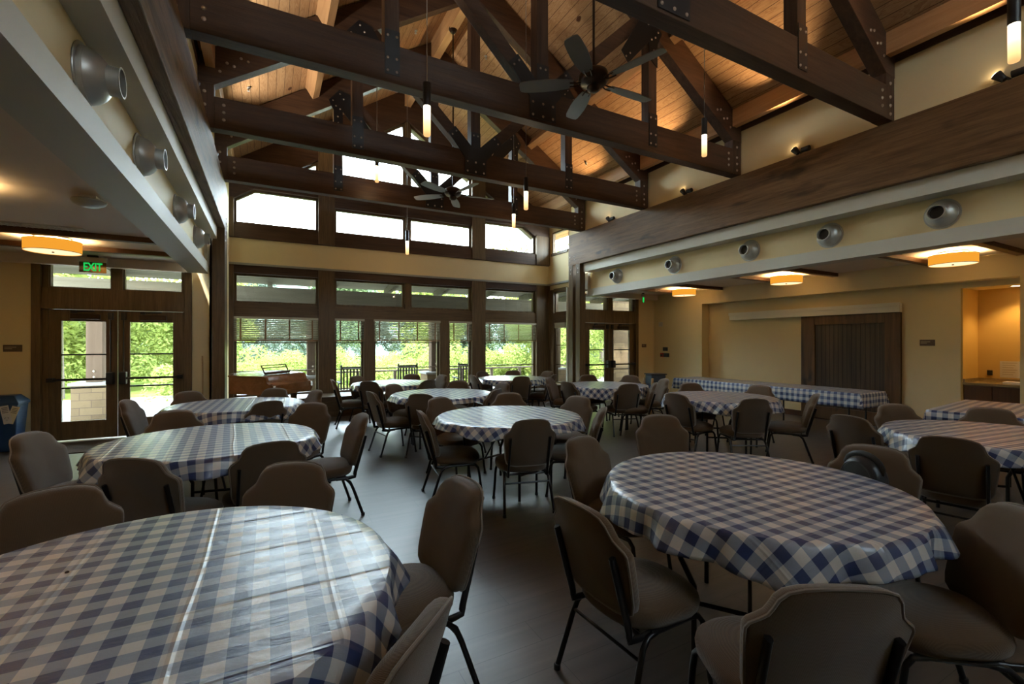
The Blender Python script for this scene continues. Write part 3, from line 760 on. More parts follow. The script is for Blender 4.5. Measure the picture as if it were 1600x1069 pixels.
for s, xx in ((1, 6.575), (-1, -.675)):
    for i, y in enumerate(UY):
        l = 'small black uplight on top of the %s beam, %s' % ('right' if s > 0 else 'left', UN[i])
        if first: o = u0; first = False; o.location = (xx, y, 4.13); o['label'] = l
        else: dup(u0, (xx, y, 4.13), 0, l)
        spot((xx-s*.06, y+.13, 4.30), (CX+s*1.2, y+.1, 6.8), UPE[s], (1,.90,.76) if s < 0 else (1,.66,.34), 1.34)

# ------------------------------------------------------------------ blinds
BN = ['in the leftmost bay window, above the piano','in the narrow window right of the first post','in the wide middle window','in the narrow window right of the middle','in the rightmost bay window']
for i, (a, b) in enumerate(PX):
    r = thing('window_blind', 'half raised beige slatted blind '+BN[i], 'window blind', ((a+b)/2, YW-.02, 2.03), 0, 'slatted blinds in the bay windows')
    w_ = (b-a)/2+.012; op = i == 1
    box(-w_, w_, -.05, .02, -.05, 0).build('headrail', M['slat'], r)
    sl = MB(); n = 11
    for k in range(n):
        z = -.075-k*.0375; ang = math.radians(12 if op else (44 if i == 0 else 36))
        sl.obox((0, -.012, z), (1,0,0), (0, math.cos(ang), -math.sin(ang)), (0, math.sin(ang), math.cos(ang)), w_-.005, .0195, .0012)
    sl.build('slat', M['slat'], r)['kind'] = 'stuff'
    box(-w_, w_, -.035, .012, -.50, -.470).build('bottom_rail', M['tape'], r)
    nt = 4 if b-a > 1 else 2
    for k in range(nt):
        x = -w_+.13+k*(2*w_-.26)/(nt-1)
        box(x-.015, x+.015, -.037, -.034, -.50, -.04).build('tape', M['tape'], r)
spot((-.62, 9.15, 4.30), (1.4, 9.4, 6.0), 130, (1,.82,.60), 1.4)  # extra spot with no fixture, added to brighten the far left roof boards
r = thing('window_blind', 'fully raised blind at the narrow side window next to the posts', 'window blind', (6.83, 10.04, 2.03), 0, 'slatted blinds in the bay windows')
box(-.05, 0, -.24, .24, -.05, 0).build('headrail', M['slat'], r); box(-.045, -.005, -.24, .24, -.14, -.05).build('slat', M['slat'], r)

# ------------------------------------------------------------------ gingham cloths
def cloth_round(seed, rot, drop=.17, R=.72):
    rnd = random.Random(seed); nphi = 160; rt = [0]+[R*((k+1)/14) for k in range(14)]; ns = 9
    ph = [rnd.uniform(0, 6.28) for _ in range(6)]
    V = []; UV = []; F = []; cr, sr = math.cos(rot), math.sin(rot)
    def uvp(x, y): return (x*cr-y*sr+.023, x*sr+y*cr+.011)
    V.append((0,0,0)); UV.append(uvp(0,0))
    for r in rt[1:]:
        for k in range(nphi):
            a = 2*PI*k/nphi; V.append((r*math.cos(a), r*math.sin(a), 0)); UV.append(uvp(r*math.cos(a), r*math.sin(a)))
    for j in range(1, ns+1):
        t = j/ns
        for k in range(nphi):
            a = 2*PI*k/nphi
            L = drop*(1+.10*math.sin(2*a+ph[0])+.06*math.sin(5*a+ph[1])) + .045*max(0, math.cos(4*(a-rot)+PI))**2
            wv = .020*math.sin(11*a+ph[2])+.014*math.sin(19*a+ph[3])+.008*math.sin(31*a+ph[4])
            rr = R+.010*math.sin(min(1, t*3)*PI/2)+.035*t+wv*t**.8
            z = -L*(t-.0)+.004
            if j == 1: z = -L*t*.75
            V.append((rr*math.cos(a), rr*math.sin(a), z)); q = R+L*t; UV.append(uvp(q*math.cos(a), q*math.sin(a)))
    for k in range(nphi): F.append((0, 1+k, 1+(k+1) % nphi))
    for i in range(len(rt)-2+ns):
        for k in range(nphi):
            b = 1+i*nphi; F.append((b+k, b+nphi+k, b+nphi+(k+1) % nphi, b+(k+1) % nphi))
    return V, UV, F
def place_cloth(V, UV, F, loc, lab, grp):
    m = MB(); m.v = V; m.f = F; o = m.build('tablecloth', M['gingham'], smooth=True, ang=60, uv=UV, loc=loc)
    md = o.modifiers.new('thick', 'SOLIDIFY'); md.thickness = .0015; md.offset = 1
    tag(o, lab, 'tablecloth', grp); return o
def cloth_rect(lx, ly, drop, seed):
    rnd = random.Random(seed); V = []; UV = []; F = []
    nx, ny, nd = int(lx/.04), int(ly/.04), 6; p1, p2 = rnd.uniform(0, 6), rnd.uniform(0, 6)
    xs = [(-lx/2-drop*(1-i/nd)) for i in range(nd)]+[-lx/2+lx*i/nx for i in range(nx+1)]+[lx/2+drop*(i+1)/nd for i in range(nd)]
    ys = [(-ly/2-drop*(1-i/nd)) for i in range(nd)]+[-ly/2+ly*i/ny for i in range(ny+1)]+[ly/2+drop*(i+1)/nd for i in range(nd)]
    for y in ys:
        for x in xs:
            ox, oy = max(0, abs(x)-lx/2), max(0, abs(y)-ly/2); sx, sy = (1 if x > 0 else -1), (1 if y > 0 else -1)
            X = sx*min(abs(x), lx/2); Y = sy*min(abs(y), ly/2); z = 0
            if ox > 0 and oy > 0:
                z = -max(ox, oy); k = min(ox, oy)
                if ox > oy: X += sx*(.01+.03*ox); Y += sy*(.01+.25*k)
                else: Y += sy*(.01+.03*oy); X += sx*(.01+.25*k)
            elif ox > 0: z = -ox; X += sx*(.01+.02*ox+.012*ox/drop*math.sin(18*y+p1))
            elif oy > 0: z = -oy; Y += sy*(.01+.02*oy+.012*oy/drop*math.sin(15*x+p2))
            V.append((X, Y, z)); UV.append((x, y))
    n = len(xs)
    for j in range(len(ys)-1):
        for i in range(n-1): F.append((j*n+i, j*n+i+1, (j+1)*n+i+1, (j+1)*n+i))
    return V, UV, F

TB = dict(T1=(-.34,1.74), T2=(2.25,1.54), T3=(-.38,4.24), T4=(-.33,6.51), T5=(2.20,4.18), T6=(2.29,6.46), T7=(2.07,8.60), T8=(4.61,8.60), T9=(5.32,6.40), T10=(5.55,4.26), T11=(5.25,1.42))
TN = dict(T1='nearest left table', T2='nearest right table', T3='second table of the left row', T4='table before the piano',
          T5='table in mid room', T6='table behind the mid-room table', T7='far table in the bay', T8='far table by the bay corner',
          T9='table before the right door', T10='table beside the serving tables', T11='table at the right edge')
ROT = dict(T1=0, T2=.03, T3=-.06, T4=.05, T5=.02, T6=-.04, T7=.08, T8=-.05, T9=.06, T10=.02, T11=.12)
ZT = .75
def rtable():
    r = thing('round_table', 'x', 'table', (0,0,0), 0, 'round folding tables under gingham cloths')
    MB().lathe([(.0,-.04),(.70,-.04),(.715,-.03),(.715,-.005),(.0,-.005)], n=56).build('tabletop', M['blueb'], r)
    for s in (-1, 1):
        for q in (-1, 1):
            MB().tube([(s*.36, q*.30, -.04), (s*.36, q*.30, -.30), (s*.36, q*.24, -.42), (s*.36, q*.24, -.74)], .014, 10).build('leg', M['chairsteel'], r, smooth=True)
        MB().tube([(s*.36,-.24,-.50),(s*.36,.24,-.50)], .011, 8).build('crossbar', M['chairsteel'], r)
        MB().tube([(s*.36,0,-.50),(s*.05,0,-.05)], .009, 8).build('folding_brace', M['chairsteel'], r)
    return r
rt0 = rtable()
for i, (k, (x, y)) in enumerate(TB.items()):
    l = 'round folding table with black legs, the '+TN[k]
    rz = {'T2': .6, 'T5': 1.9, 'T10': .9}.get(k, i*.7)
    if i == 0: rt0.location = (x, y, ZT-.004); rt0.rotation_euler[2] = rz; rt0['label'] = l
    else: dup(rt0, (x, y, ZT-.004), rz, l)
    V, UV, F = cloth_round(i+3, ROT[k], {'T2': .13, 'T9': .17, 'T10': .14, 'T5': .075, 'T6': .08, 'T7': .10, 'T8': .10}.get(k, .112), .724)
    place_cloth(V, UV, F, (x, y, ZT), 'blue and white gingham cloth on the '+TN[k], 'gingham cloths on the round tables')
cr_ = MB().lathe([(0,.006),(.004,.005),(.006,.001),(.0055,0)], c=(-.577,1.995,ZT+.001), n=10); tag(cr_.build('crumb', M['mat'], smooth=True), 'tiny brown crumb lying on the nearest left gingham cloth', 'crumb')
# rectangular folding tables
def rect_table(x, y, lx, ly, rz, lab, clab, seed, drop):
    r = thing('folding_table', lab, 'table', (x, y, ZT-.004), rz)
    box(-lx/2, lx/2, -ly/2, ly/2, -.04, -.004).build('tabletop', M['blueb'], r)
    for s in (-1, 1):
        for q in (-1, 1):
            MB().tube([(s*(lx/2-.2), q*(ly/2-.12), -.04), (s*(lx/2-.2), q*(ly/2-.12), -.74)], .014, 8).build('leg', M['chairsteel'], r, smooth=True)
    V, UV, F = cloth_rect(lx+.012, ly+.012, drop, seed); o = place_cloth(V, UV, F, (x, y, ZT), clab, 'gingham cloths on the long tables'); o.rotation_euler[2] = rz
rect_table(8.02, 6.10, 1.75, .72, PI/2, 'long folding table of the serving pair, the end near the double door', 'gingham cloth over the far half of the serving table row', 31, .22)
rect_table(8.05, 4.37, 1.70, .74, PI/2, 'long folding table of the serving pair, the end near the sliding door', 'gingham cloth over the near half of the serving table row', 32, .22)
rect_table(7.35, 2.05, 1.6, .72, math.radians(6), 'long folding table by the service niche at the right edge', 'gingham cloth on the long table before the service niche', 33, .20)

# ------------------------------------------------------------------ banquet chair
def chair():
    r = thing('banquet_chair', 'x', 'chair', (0,0,0), 0, 'taupe upholstered banquet chairs')
    n = 44
    def sup(a, e=2.8):
        c, s = math.cos(a), math.sin(a); q = (abs(c)**e+abs(s)**e)**(-1/e); return c*q, s*q
    R = []
    for sc, z, sh in ((.86,.355,0),(.95,.358,0),(1.0,.375,0),(1.02,.40,0),(1.0,.425,0),(.94,.445,0),(.82,.457,0),(.6,.465,0),(.3,.469,0),(.05,.470,0)):
        ring = []
        for k in range(n):
            u, v = sup(2*PI*k/n); w = .228*(1+.06*v); ring.append((u*w*sc, v*.225*sc+.015, z-.012*max(0, v)*sc-.015*(u*sc)**2*(z > .43)))
        R.append(ring)
    MB().rings(R).build('seat', M['fabric'], r, smooth=True, ang=80)
    # backrest: tapered hump outline, slightly dished, leaning back
    half = [(0,0),(.11,.0),(.165,.008),(.195,.03),(.208,.07),(.216,.14),(.224,.21),(.229,.262),(.230,.284),(.222,.302),(.200,.320),(.181,.338),(.171,.362),(.162,.392),(.142,.418),(.105,.433),(.055,.440),(0,.442)]
    out = half + [(-x, z) for x, z in reversed(half[1:-1])]
    c0 = (0, .215)
    def bk(x, z, off):
        lean = math.radians(15); zz = z; yy = -off + .55*x*x - .10*max(0, z-.05)**2
        return (x, -.175 + yy*math.cos(lean) - zz*math.sin(lean), .445 - .025 + zz*math.cos(lean) + yy*math.sin(lean)*-1*0)
    R = []
    for sc, off in ((.02,.058),(.5,.058),(.95,.054),(1.0,.048),(1.002,.032),(.995,.016),(.965,.002),(.92,-.006),(.75,-.016),(.4,-.022),(.02,-.024)):
        R.append([bk(c0[0]+(x-c0[0])*sc, c0[1]+(z-c0[1])*sc, off) for x, z in out])
    b = MB().rings(R).build('backrest', M['fabric'], r, smooth=True, ang=80)
    MB().tube([bk(x*1.004, c0[1]+(z-c0[1])*1.004, .048) for x, z in out], .0052, 6, closed=True).build('piping', M['welt'], b, smooth=True)
    for s in (-1, 1):
        x = s*.178
        p = [bk(x, .27, .066), bk(x, .18, .068), bk(x, .05, .068), bk(x, -.05, .066), (x, -.205, .335), (x, -.15, .330), (x, -.05, .335)]
        q = []
        for a, c in zip(p, p[1:]):
            for t in (0, .5): q.append(Vector(a)*(1-t)+Vector(c)*t)
        q.append(Vector(p[-1]))
        MB().tube(q, .0105, 10, ry=.0165).build('back_upright', M['chairsteel'], r, smooth=True, ang=60)
        # side rail + legs
        MB().tube([(s*.19,-.10,.338),(s*.195,.05,.340),(s*.195,.16,.340)], .012, 10).build('seat_rail', M['chairsteel'], r, smooth=True)
        MB().tube([(s*.19,-.07,.337),(s*.195,-.125,.330),(s*.203,-.160,.300),(s*.210,-.185,.24),(s*.225,-.262,.012)], .0125, 12).build('leg', M['chairsteel'], r, smooth=True)
        MB().tube([(s*.195,.12,.340),(s*.198,.170,.334),(s*.202,.195,.305),(s*.206,.205,.25),(s*.215,.235,.012)], .0125, 12).build('leg', M['chairsteel'], r, smooth=True)
        for yy in (-.2625, .2355):
            MB().lathe([(.016,0),(.016,.022),(.013,.026)], c=(s*(.225 if yy < 0 else .215), yy, .0), n=12).build('leg_glide', M['blackp'], r)
    MB().tube([(-.207,-.178,.262),(.207,-.178,.262)], .008, 8).build('stretcher', M['chairsteel'], r)
    MB().tube([(-.19,.13,.335),(.19,.13,.335)], .010, 8).tube([(-.18,-.14,.330),(.18,-.14,.330)], .010, 8).build('cross_rail', M['chairsteel'], r)
    return r
CH0 = chair()
F_, TH, HY, HC = 714.1, math.radians(28.11), 535.7, 1.5
s_, c_ = math.sin(TH), math.cos(TH)
# (table, back-top x, back-top y, facing degrees or None -> towards the table)
CHAIRS = [
 ('T1',-.85,2.77,None),('T1',.13,2.76,None),('T1',.84,2.03,188),('T1',.33,1.04,135),
 ('T3',-1.54,4.57,None),('T4',-1.44,6.68,None),('T3',-.80,5.41,None),('T4',-.95,7.47,None),('T4',.01,5.80,None),('T4',.10,7.41,None),('T4',.61,6.83,None),
 ('T3',.44,5.42,None),('T3',.78,4.35,None),('T3',-.69,3.30,62),('T3',.02,3.40,100),
 ('T2',1.11,1.53,2),('T2',1.36,.66,60),('T2',2.62,.62,140),('T2',1.91,2.59,None),('T2',3.14,3.03,None),('T2',3.38,1.47,195),
 ('T5',1.28,4.29,-8),('T5',1.99,3.36,76),('T5',1.80,5.24,None),('T5',2.78,5.29,None),('T5',3.37,4.55,None),('T5',2.98,3.60,None),
 ('T6',1.20,6.30,None),('T6',1.72,5.70,None),('T6',1.73,7.26,None),('T6',2.89,7.36,None),('T6',2.84,5.75,None),('T6',3.40,6.64,None),
 ('T7',1.50,7.96,None),('T7',1.00,8.69,None),('T7',1.52,9.36,None),('T7',2.66,9.40,None),('T7',2.50,7.76,None),('T7',3.15,8.88,None),
 ('T8',3.66,8.56,None),('T8',4.30,9.52,None),('T8',5.10,9.50,None),('T8',4.36,7.76,78),('T8',5.20,7.88,None),('T8',5.72,8.92,None),
 ('T9',4.65,7.27,None),('T9',4.42,6.34,None),('T9',5.75,7.49,None),('T9',6.42,6.96,None),('T9',5.06,5.52,None),('T9',5.60,5.48,140),('T9',6.36,6.0,None),
 ('T10',4.62,4.20,None),('T10',6.08,5.21,None),('T10',6.72,4.42,None),('T10',5.02,3.37,None),('T10',6.18,3.30,None),
 ('T11',4.60,2.20,-6),('T11',5.88,2.38,None),('T11',6.38,1.78,None),('T11',4.16,1.36,12)]
def side(dx, dy):
    fwd = dx*s_+dy*c_; rt = dx*c_-dy*s_; a = math.degrees(math.atan2(fwd, rt)) % 360
    return ['right','far right','far','far left','left','near left','near','near right'][int(((a+22.5) % 360)//45)]
used = {}
for i, (k, bx_, by_, fd) in enumerate(CHAIRS):
    tx, ty = TB[k]
    ang = math.radians(fd) if fd is not None else math.atan2(ty-by_, tx-bx_)
    fx, fy = math.cos(ang), math.sin(ang)
    x, y = bx_+fx*.335, by_+fy*.335
    d = math.hypot(bx_-tx, by_-ty); sd = side(bx_-tx, by_-ty)
    used.setdefault((k, sd), 0); used[(k, sd)] += 1
    lab = 'taupe padded chair on the %s side of the %s' % (sd, TN[k])
    if used[(k, sd)] > 1: lab = 'second padded chair on the %s side of the %s' % (sd, TN[k])
    if i == 0: CH0.location = (x, y, 0); CH0.rotation_euler[2] = ang-PI/2; CH0['label'] = lab
    else: dup(CH0, (x, y, 0), ang-PI/2, lab)
    if k == 'T2' and fd == 195: SPC = (x, y, ang)

# portable speaker on a chair seat
x, y, ang = SPC
r = thing('portable_speaker', 'round black portable speaker with carry handle standing on a chair seat', 'speaker', (x-.02*math.cos(ang), y-.02*math.sin(ang), .470), ang-PI/2-.5)
R = [[(rr*math.cos(2*PI*k/40), yy, .235+rr*math.sin(2*PI*k/40)) for k in range(40)] for rr, yy in ((.02,-.075),(.10,-.073),(.125,-.060),(.140,-.03),(.140,.03),(.125,.060),(.10,.073),(.02,.075))]
MB().rings(R).build('body', M['blackp'], r, smooth=True, ang=50)
MB().lathe([(.115,0),(.12,.02),(.09,.12),(.0,.12)], n=28).build('foot', M['blackp'], r, smooth=True)
MB().tube([(.112*math.cos(a*PI/20), .0762, .235+.112*math.sin(a*PI/20)) for a in range(40)], .004, 6, closed=True).build('grille_ring', M['blackp'], r)
MB().tube([(-.118,0,.29)]+[(.13*math.cos(PI-a*PI/12), 0, .30+.085*math.sin(a*PI/12)) for a in range(1, 12)]+[(.118,0,.29)], .010, 10, ry=.022).build('handle', M['blackp'], r, smooth=True)
text('e', .06, M['white'], r, (.02, .078, .26), (PI/2,0,PI), 'emblem', .001)
r.scale = (.84,.84,.98)

# ------------------------------------------------------------------ right wall furniture: sliding door, plaques, niche
r = thing('sliding_barn_door', 'dark stained wooden sliding door with board panel on the right wall', 'sliding door', (9.61, 4.61, 0))
fr = MB(); fr.box(-.025,.03,-.83,-.60,.02,2.03); fr.box(-.025,.03,.57,.83,.02,2.03); fr.box(-.025,.03,-.60,.57,1.855,2.03); fr.box(-.025,.03,-.60,.57,.02,.25)
fr.build('frame', M['barn'], r, bevel=.004); box(-.005,.02,-.60,.57,.25,1.855).build('panel', M['barnp'], r)
M['trackw'] = m_plain('white_track_paint', (.80,.78,.70), .5, var=.02)
r = thing('door_track_cover', 'long pale painted track cover above the dark sliding door', 'track cover', (9.60, 5.42, 2.11))
box(-.05,.05,-1.64,1.64,-.08,.075).build('valance', M['trackw'], r, bevel=.004); box(-.065,-.05,-1.65,1.65,.02,.085).build('cap', M['trackw'], r)
def plaque(loc, rz, lab, two=True, w=.10, h=.05):
    r = thing('wall_plaque', lab, 'sign', loc, rz)
    box(-w, w, -.008, 0, -h, h).build('plate', M['plaque'], r, bevel=.002)
    for k, ln in enumerate(((.62, .2), (.4, -.25)) if two else ((.5, .1),)):
        box(-w*.85, -w*.85+2*w*ln[0], -.0095, -.008, h*ln[1], h*ln[1]+.012).build('raised_line', M['plaquet'], r)
plaque((-3.27, YD, 1.42), 0, 'small brown wall plaque left of the left double door')
plaque((9.65, 3.44, 1.50), -PI/2, 'small brown wall plaque between the sliding door and the niche')
plaque((9.03, YD, 1.42), 0, 'small brown wall plaque right of the right double door', False, .08, .045)
def wallbox(loc, hx, hz, mat, nm, lab, cat, rz=-PI/2):
    r = thing(nm, lab, cat, loc, rz); box(-hx, hx, -.03, 0, -hz, hz).build('case', mat, r, bevel=.003); box(-hx*.7, hx*.7, -.034, -.03, -hz*.6, hz*.4).build('face', M['blackp'] if mat is not M['white'] else M['paper'], r)
wallbox((9.4, 9.02, 2.0), .06, .06, M['white'], 'strobe_alarm', 'small white alarm high on the right wall by the corner', 'alarm')
wallbox((9.4, 8.86, 1.33), .075, .05, M['blackp'], 'thermostat', 'small black thermostat above the switches on the right wall', 'thermostat')
wallbox((9.4, 8.98, 1.17), .05, .055, M['red'], 'fire_alarm_pull', 'red fire alarm pull beside the black switches', 'alarm')
wallbox((9.4, 8.82, 1.17), .085, .05, M['blackp'], 'light_switch', 'row of black light switches right of the red alarm', 'switch')
# niche contents
r = thing('base_cabinet', 'dark wood base cabinet in the service niche', 'cabinet', (9.95, 2.67, 0))
box(-.27,.29,-.34,.33,.08,.84).build('body', M['cab'], r); box(-.22,.25,-.33,.32,0,.08).build('plinth', M['blackp'], r)
for a, b in ((-.33,-.005),(.005,.32)): box(-.29,-.27,a,b,.10,.83).build('door', M['cab'], r, bevel=.003)
r = thing('countertop', 'speckled stone countertop in the service niche', 'countertop', (9.95, 2.67, .84))
box(-.31,.29,-.345,.334,0,.04).build('slab', M['granite'], r, bevel=.003); box(.27,.29,-.345,.334,.04,.09).build('backsplash', M['granite'], r); box(-.28,.27,.315,.334,.04,.09).build('side_splash', M['granite'], r)
wallbox((10.25, 2.86, 1.02), .03, .04, M['blackp'], 'wall_outlet', 'small dark outlet on the niche wall', 'outlet')
def notice(loc, hx, hz, lab, red=False):
    r = thing('paper_notice', lab, 'notice', loc, -PI/2); box(-hx, hx, -.002, 0, -hz, hz).build('sheet', M['paper'], r)
    for k in range(6):
        box(-hx*.75, hx*(.75-.2*(k % 3)), -.0028, -.002, hz*.75-k*hz*.28, hz*.75-k*hz*.28+.008).build('writing', M['red'] if red else M['plaquet'], r)
notice((10.25, 2.64, 1.08), .11, .13, 'white handwritten paper notice taped in the service niche')
notice((10.25, 2.38, 1.05), .07, .13, 'paper notice with red print at the right edge of the niche', True)
box(9.80, 10.0, 2.36, 2.60, .88, .91).build('paper_tray', M['paper']); tag(bpy.data.objects['paper_tray'], 'white flat tray lying on the niche countertop', 'tray')
rl = thing('recessed_light', 'small round recessed light in the niche soffit', 'downlight', (9.95, 2.50, 2.36))
MB().lathe([(.0,-.004),(.05,-.004)], n=20, cap=False).build('lens', M['bulb'], rl); MB().lathe([(.05,-.004),(.062,-.006),(.065,0)], n=20, cap=False).build('trim_ring', M['white'], rl)
spot((9.95, 2.50, 2.34), (10.0, 2.55, 0), 16, (1,.62,.22), 1.9, .6, .04)

# ------------------------------------------------------------------ recycling bins, mat, stick, high chair
def sheet(r, nm, c, w, h, tilt, mat=None, yo=0, lines=0, arrows=False):
    ct, st = math.cos(tilt), math.sin(tilt)
    m = MB().obox(c, (ct,0,-st), (0,1,0), (st,0,ct), w/2, .0015, h/2).build(nm, mat or M['paper'], r)
    for k in range(lines):
        cc = Vector(c)+Vector((st,0,ct))*(h*.38-k*h*.085)+Vector((0,-.0022,0))
        MB().obox(cc, (ct,0,-st), (0,1,0), (st,0,ct), w*.36, .0005, h*.014).build('print', M['ink'], m)
    if arrows:   # three chasing arrows
        for k in range(3):
            a = PI/2+k*2*PI/3; q = Vector(c)+Vector((st,0,ct))*(-h*.22)
            pts = []
            for j in range(5):
                b = a+.35+j*.30; pts.append(q+Vector((ct,0,-st))*(math.cos(b)*w*.24)+Vector((st,0,ct))*(math.sin(b)*w*.24)+Vector((0,-.003,0)))
            MB().tube(pts, [w*.05,w*.05,w*.05,w*.09,.001], 6, ry=.002).build('recycling_arrow', M['ink'], m)
for j, (bx0, lab) in enumerate(((-3.24, 'blue lidded recycling bin with hanging tags beside the left double door'), (-3.68, 'blue recycling bin at the left edge, left of the tagged one'))):
    r = thing('recycling_bin', lab, 'recycling bin', (bx0, 8.92, 0))
    R = [[(sx*w, sy*d, z) for sx, sy in ((-1,-1),(1,-1),(1,1),(-1,1))] for w, d, z in ((.16,.13,0),(.20,.17,.62),(.205,.175,.64))]
    MB().rings(R).build('body', M['blue'], r, bevel=.012)
    R = [[(sx*w, sy*d, z) for sx, sy in ((-1,-1),(1,-1),(1,1),(-1,1))] for w, d, z in ((.215,.185,.64),(.215,.185,.68),(.15,.12,.765),(.14,.11,.77))]
    MB().rings(R).build('lid', M['blue'], r, bevel=.008)
    sheet(r, 'tag', (.10 if j == 0 else 0,-.20,.52), .085, .25, -.17, lines=4, arrows=True)
    if j == 0: sheet(r, 'tag', (.16,-.185,.51), .08, .24, .30, mat=m_plain('cream_paper', (.6,.55,.38), .8), lines=4)
    sheet(r, 'poster', (-.08,-.19,.46), .11, .26, 0, mat=m_plain('glossy_poster', (.55,.6,.66), .15))
    MB().lathe([(0,0),(.045,0),(.045,.004),(0,.004)], M=Matrix.Rotation(math.radians(50), 3, 'X'), c=(-.02,-.153,.722), n=20).build('sticker', m_plain('tan_sticker', (.45,.4,.3), .5), r)
tag(MB().box(-2.75, -1.45, 8.25, 9.15, 0, .012).build('door_mat', M['mat'], bevel=.004), 'brown coir door mat before the left double door', 'door mat')
tag(MB().tube([(-.955,9.22,.0),(-.975,9.262,1.28)], .012, 8).build('wooden_stick', M['pale']), 'thin wooden stick leaning on the wall left of the left posts', 'stick')
r = thing('high_chair', 'pale wooden high chair frame with a dark booster seat on top, by the right corner', 'high chair', (7.28, 7.15, 0), math.radians(-15))
for sx in (-1, 1):
    for sy in (-1, 1):
        MB().obox((sx*.20, sy*.19, .38), (1,0,0), (0,1,.1*sy*-1), (sx*-.12, sy*-.10, 1), .022, .014, .38).build('leg', M['pale'], r, bevel=.003)
    MB().obox((sx*.185, 0, .50), (0,1,0), (1,0,0), (0,0,1), .17, .012, .025).build('side_rail', M['pale'], r)
    MB().obox((sx*.205, 0, .20), (0,1,0), (1,0,0), (0,0,1), .20, .012, .022).build('side_rail', M['pale'], r)
box(-.17,.17,-.15,.15,.44,.46).build('seat', M['cab'], r); box(-.18,.18,.14,.16,.48,.70).build('backrest', M['pale'], r)
rr = thing('booster_seat', 'dark blue and black booster seat stacked on the wooden high chair', 'booster seat', (7.28, 7.15, .47), math.radians(-15))
rr.location = (7.28, 7.15, .462)
b = MB(); b.box(-.155,.155,-.135,.13,0,.16); b.build('base', M['blue'], rr, bevel=.02)
b = MB(); b.box(-.165,.165,-.145,.135,.16,.36); b.build('bucket', M['blueb'], rr, bevel=.02); box(-.185,.185,-.16,.15,.36,.385).build('rim', M['blackp'], rr, bevel=.01)

# ------------------------------------------------------------------ grand piano
r = thing('grand_piano', 'brown grand piano with closed lid and raised music desk beside the bay window', 'piano')
K1 = Vector((-.08,8.15)); K2 = Vector((.55,8.98)); S1 = Vector((-.55,8.55))
body = [K1, K2, Vector((.44,9.30)), Vector((.20,9.60)), Vector((-.12,9.72)), Vector((-.42,9.50)), Vector((-.555,9.15)), S1]
kd = (K2-K1).normalized(); kn = Vector((kd.y, -kd.x))            # keyboard direction, outward normal
b2 = [tuple(p) for p in body]
MB().prism(b2, .68, .955, 'z').build('case', M['pianow'], r, bevel=.008)
cen = sum(body, Vector((0,0)))/len(body)
MB().prism([tuple(cen+(p-cen)*1.03) for p in body], .956, .975, 'z').build('lid', M['pianow'], r, bevel=.005)
def kp_(u, v, z): p = K1+kd*u+kn*v; return (p.x, p.y, z)
W = (K2-K1).length
mb = MB(); vs = []
prof = [(0,.66),(0,.975),(.06,.95),(.08,.87),(.12,.84),(.19,.825),(.20,.74),(.17,.66)]
for nm_, u0, u1 in (('arm', -.0, .06), ('arm', W-.06, W)):
    m_ = MB(); n = len(prof); m_.add([kp_(u0, v, z) for v, z in prof]+[kp_(u1, v, z) for v, z in prof], [tuple(range(n)), tuple(range(2*n-1, n-1, -1))]+[(i, (i+1) % n, (i+1) % n+n, i+n) for i in range(n)])
    m_.build(nm_, M['pianow'], r, bevel=.004)
def slab(u0, u1, v0, v1, z0, z1, nm, mat):
    m_ = MB(); m_.add([kp_(u0,v0,z0),kp_(u1,v0,z0),kp_(u1,v1,z0),kp_(u0,v1,z0),kp_(u0,v0,z1),kp_(u1,v0,z1),kp_(u1,v1,z1),kp_(u0,v1,z1)], [(0,3,2,1),(4,5,6,7),(0,1,5,4),(1,2,6,5),(2,3,7,6),(3,0,4,7)]); return m_.build(nm, mat, r, bevel=.003)
slab(.06, W-.06, 0, .185, .66, .74, 'key_bed', M['pianow'])
m_ = MB(); prof = [(.0,.97),(.04,.94),(.08,.86),(.17,.825),(.17,.74),(.0,.74)]; n = len(prof)
m_.add([kp_(.06, v, z) for v, z in prof]+[kp_(W-.06, v, z) for v, z in prof], [tuple(range(n)), tuple(range(2*n-1, n-1, -1))]+[(i, (i+1) % n, (i+1) % n+n, i+n) for i in range(n)])
m_.build('fallboard', M['pianow'], r, smooth=True, ang=40)
# music desk
def md(u, v, z): return Vector(kp_(u, -.12-v, z))
dk = MB(); c0u, c1u = W*.22, W*.80
for v, z in ((0,.985),(.055,1.085),(.075,1.125)): dk.tube([md(c0u, v, z), md(c1u, v, z)], .008, 6)
for u in (c0u, c1u): dk.tube([md(u, 0, .98), md(u, .075, 1.125)], .010, 6)
dk.tube([md(c0u, 0, 1.005), md(c1u, 0, 1.005)], .020, 6)
dk.build('music_desk', M['cab'], r)
for p in (kp_(.14, -.08, 0), kp_(W-.14, -.08, 0), (-.12, 9.45, 0)):
    MB().lathe([(.03,.0),(.035,.05),(.04,.10),(.055,.62),(.06,.68)], c=(p[0], p[1], 0), n=8).build('leg', M['pianow'], r)

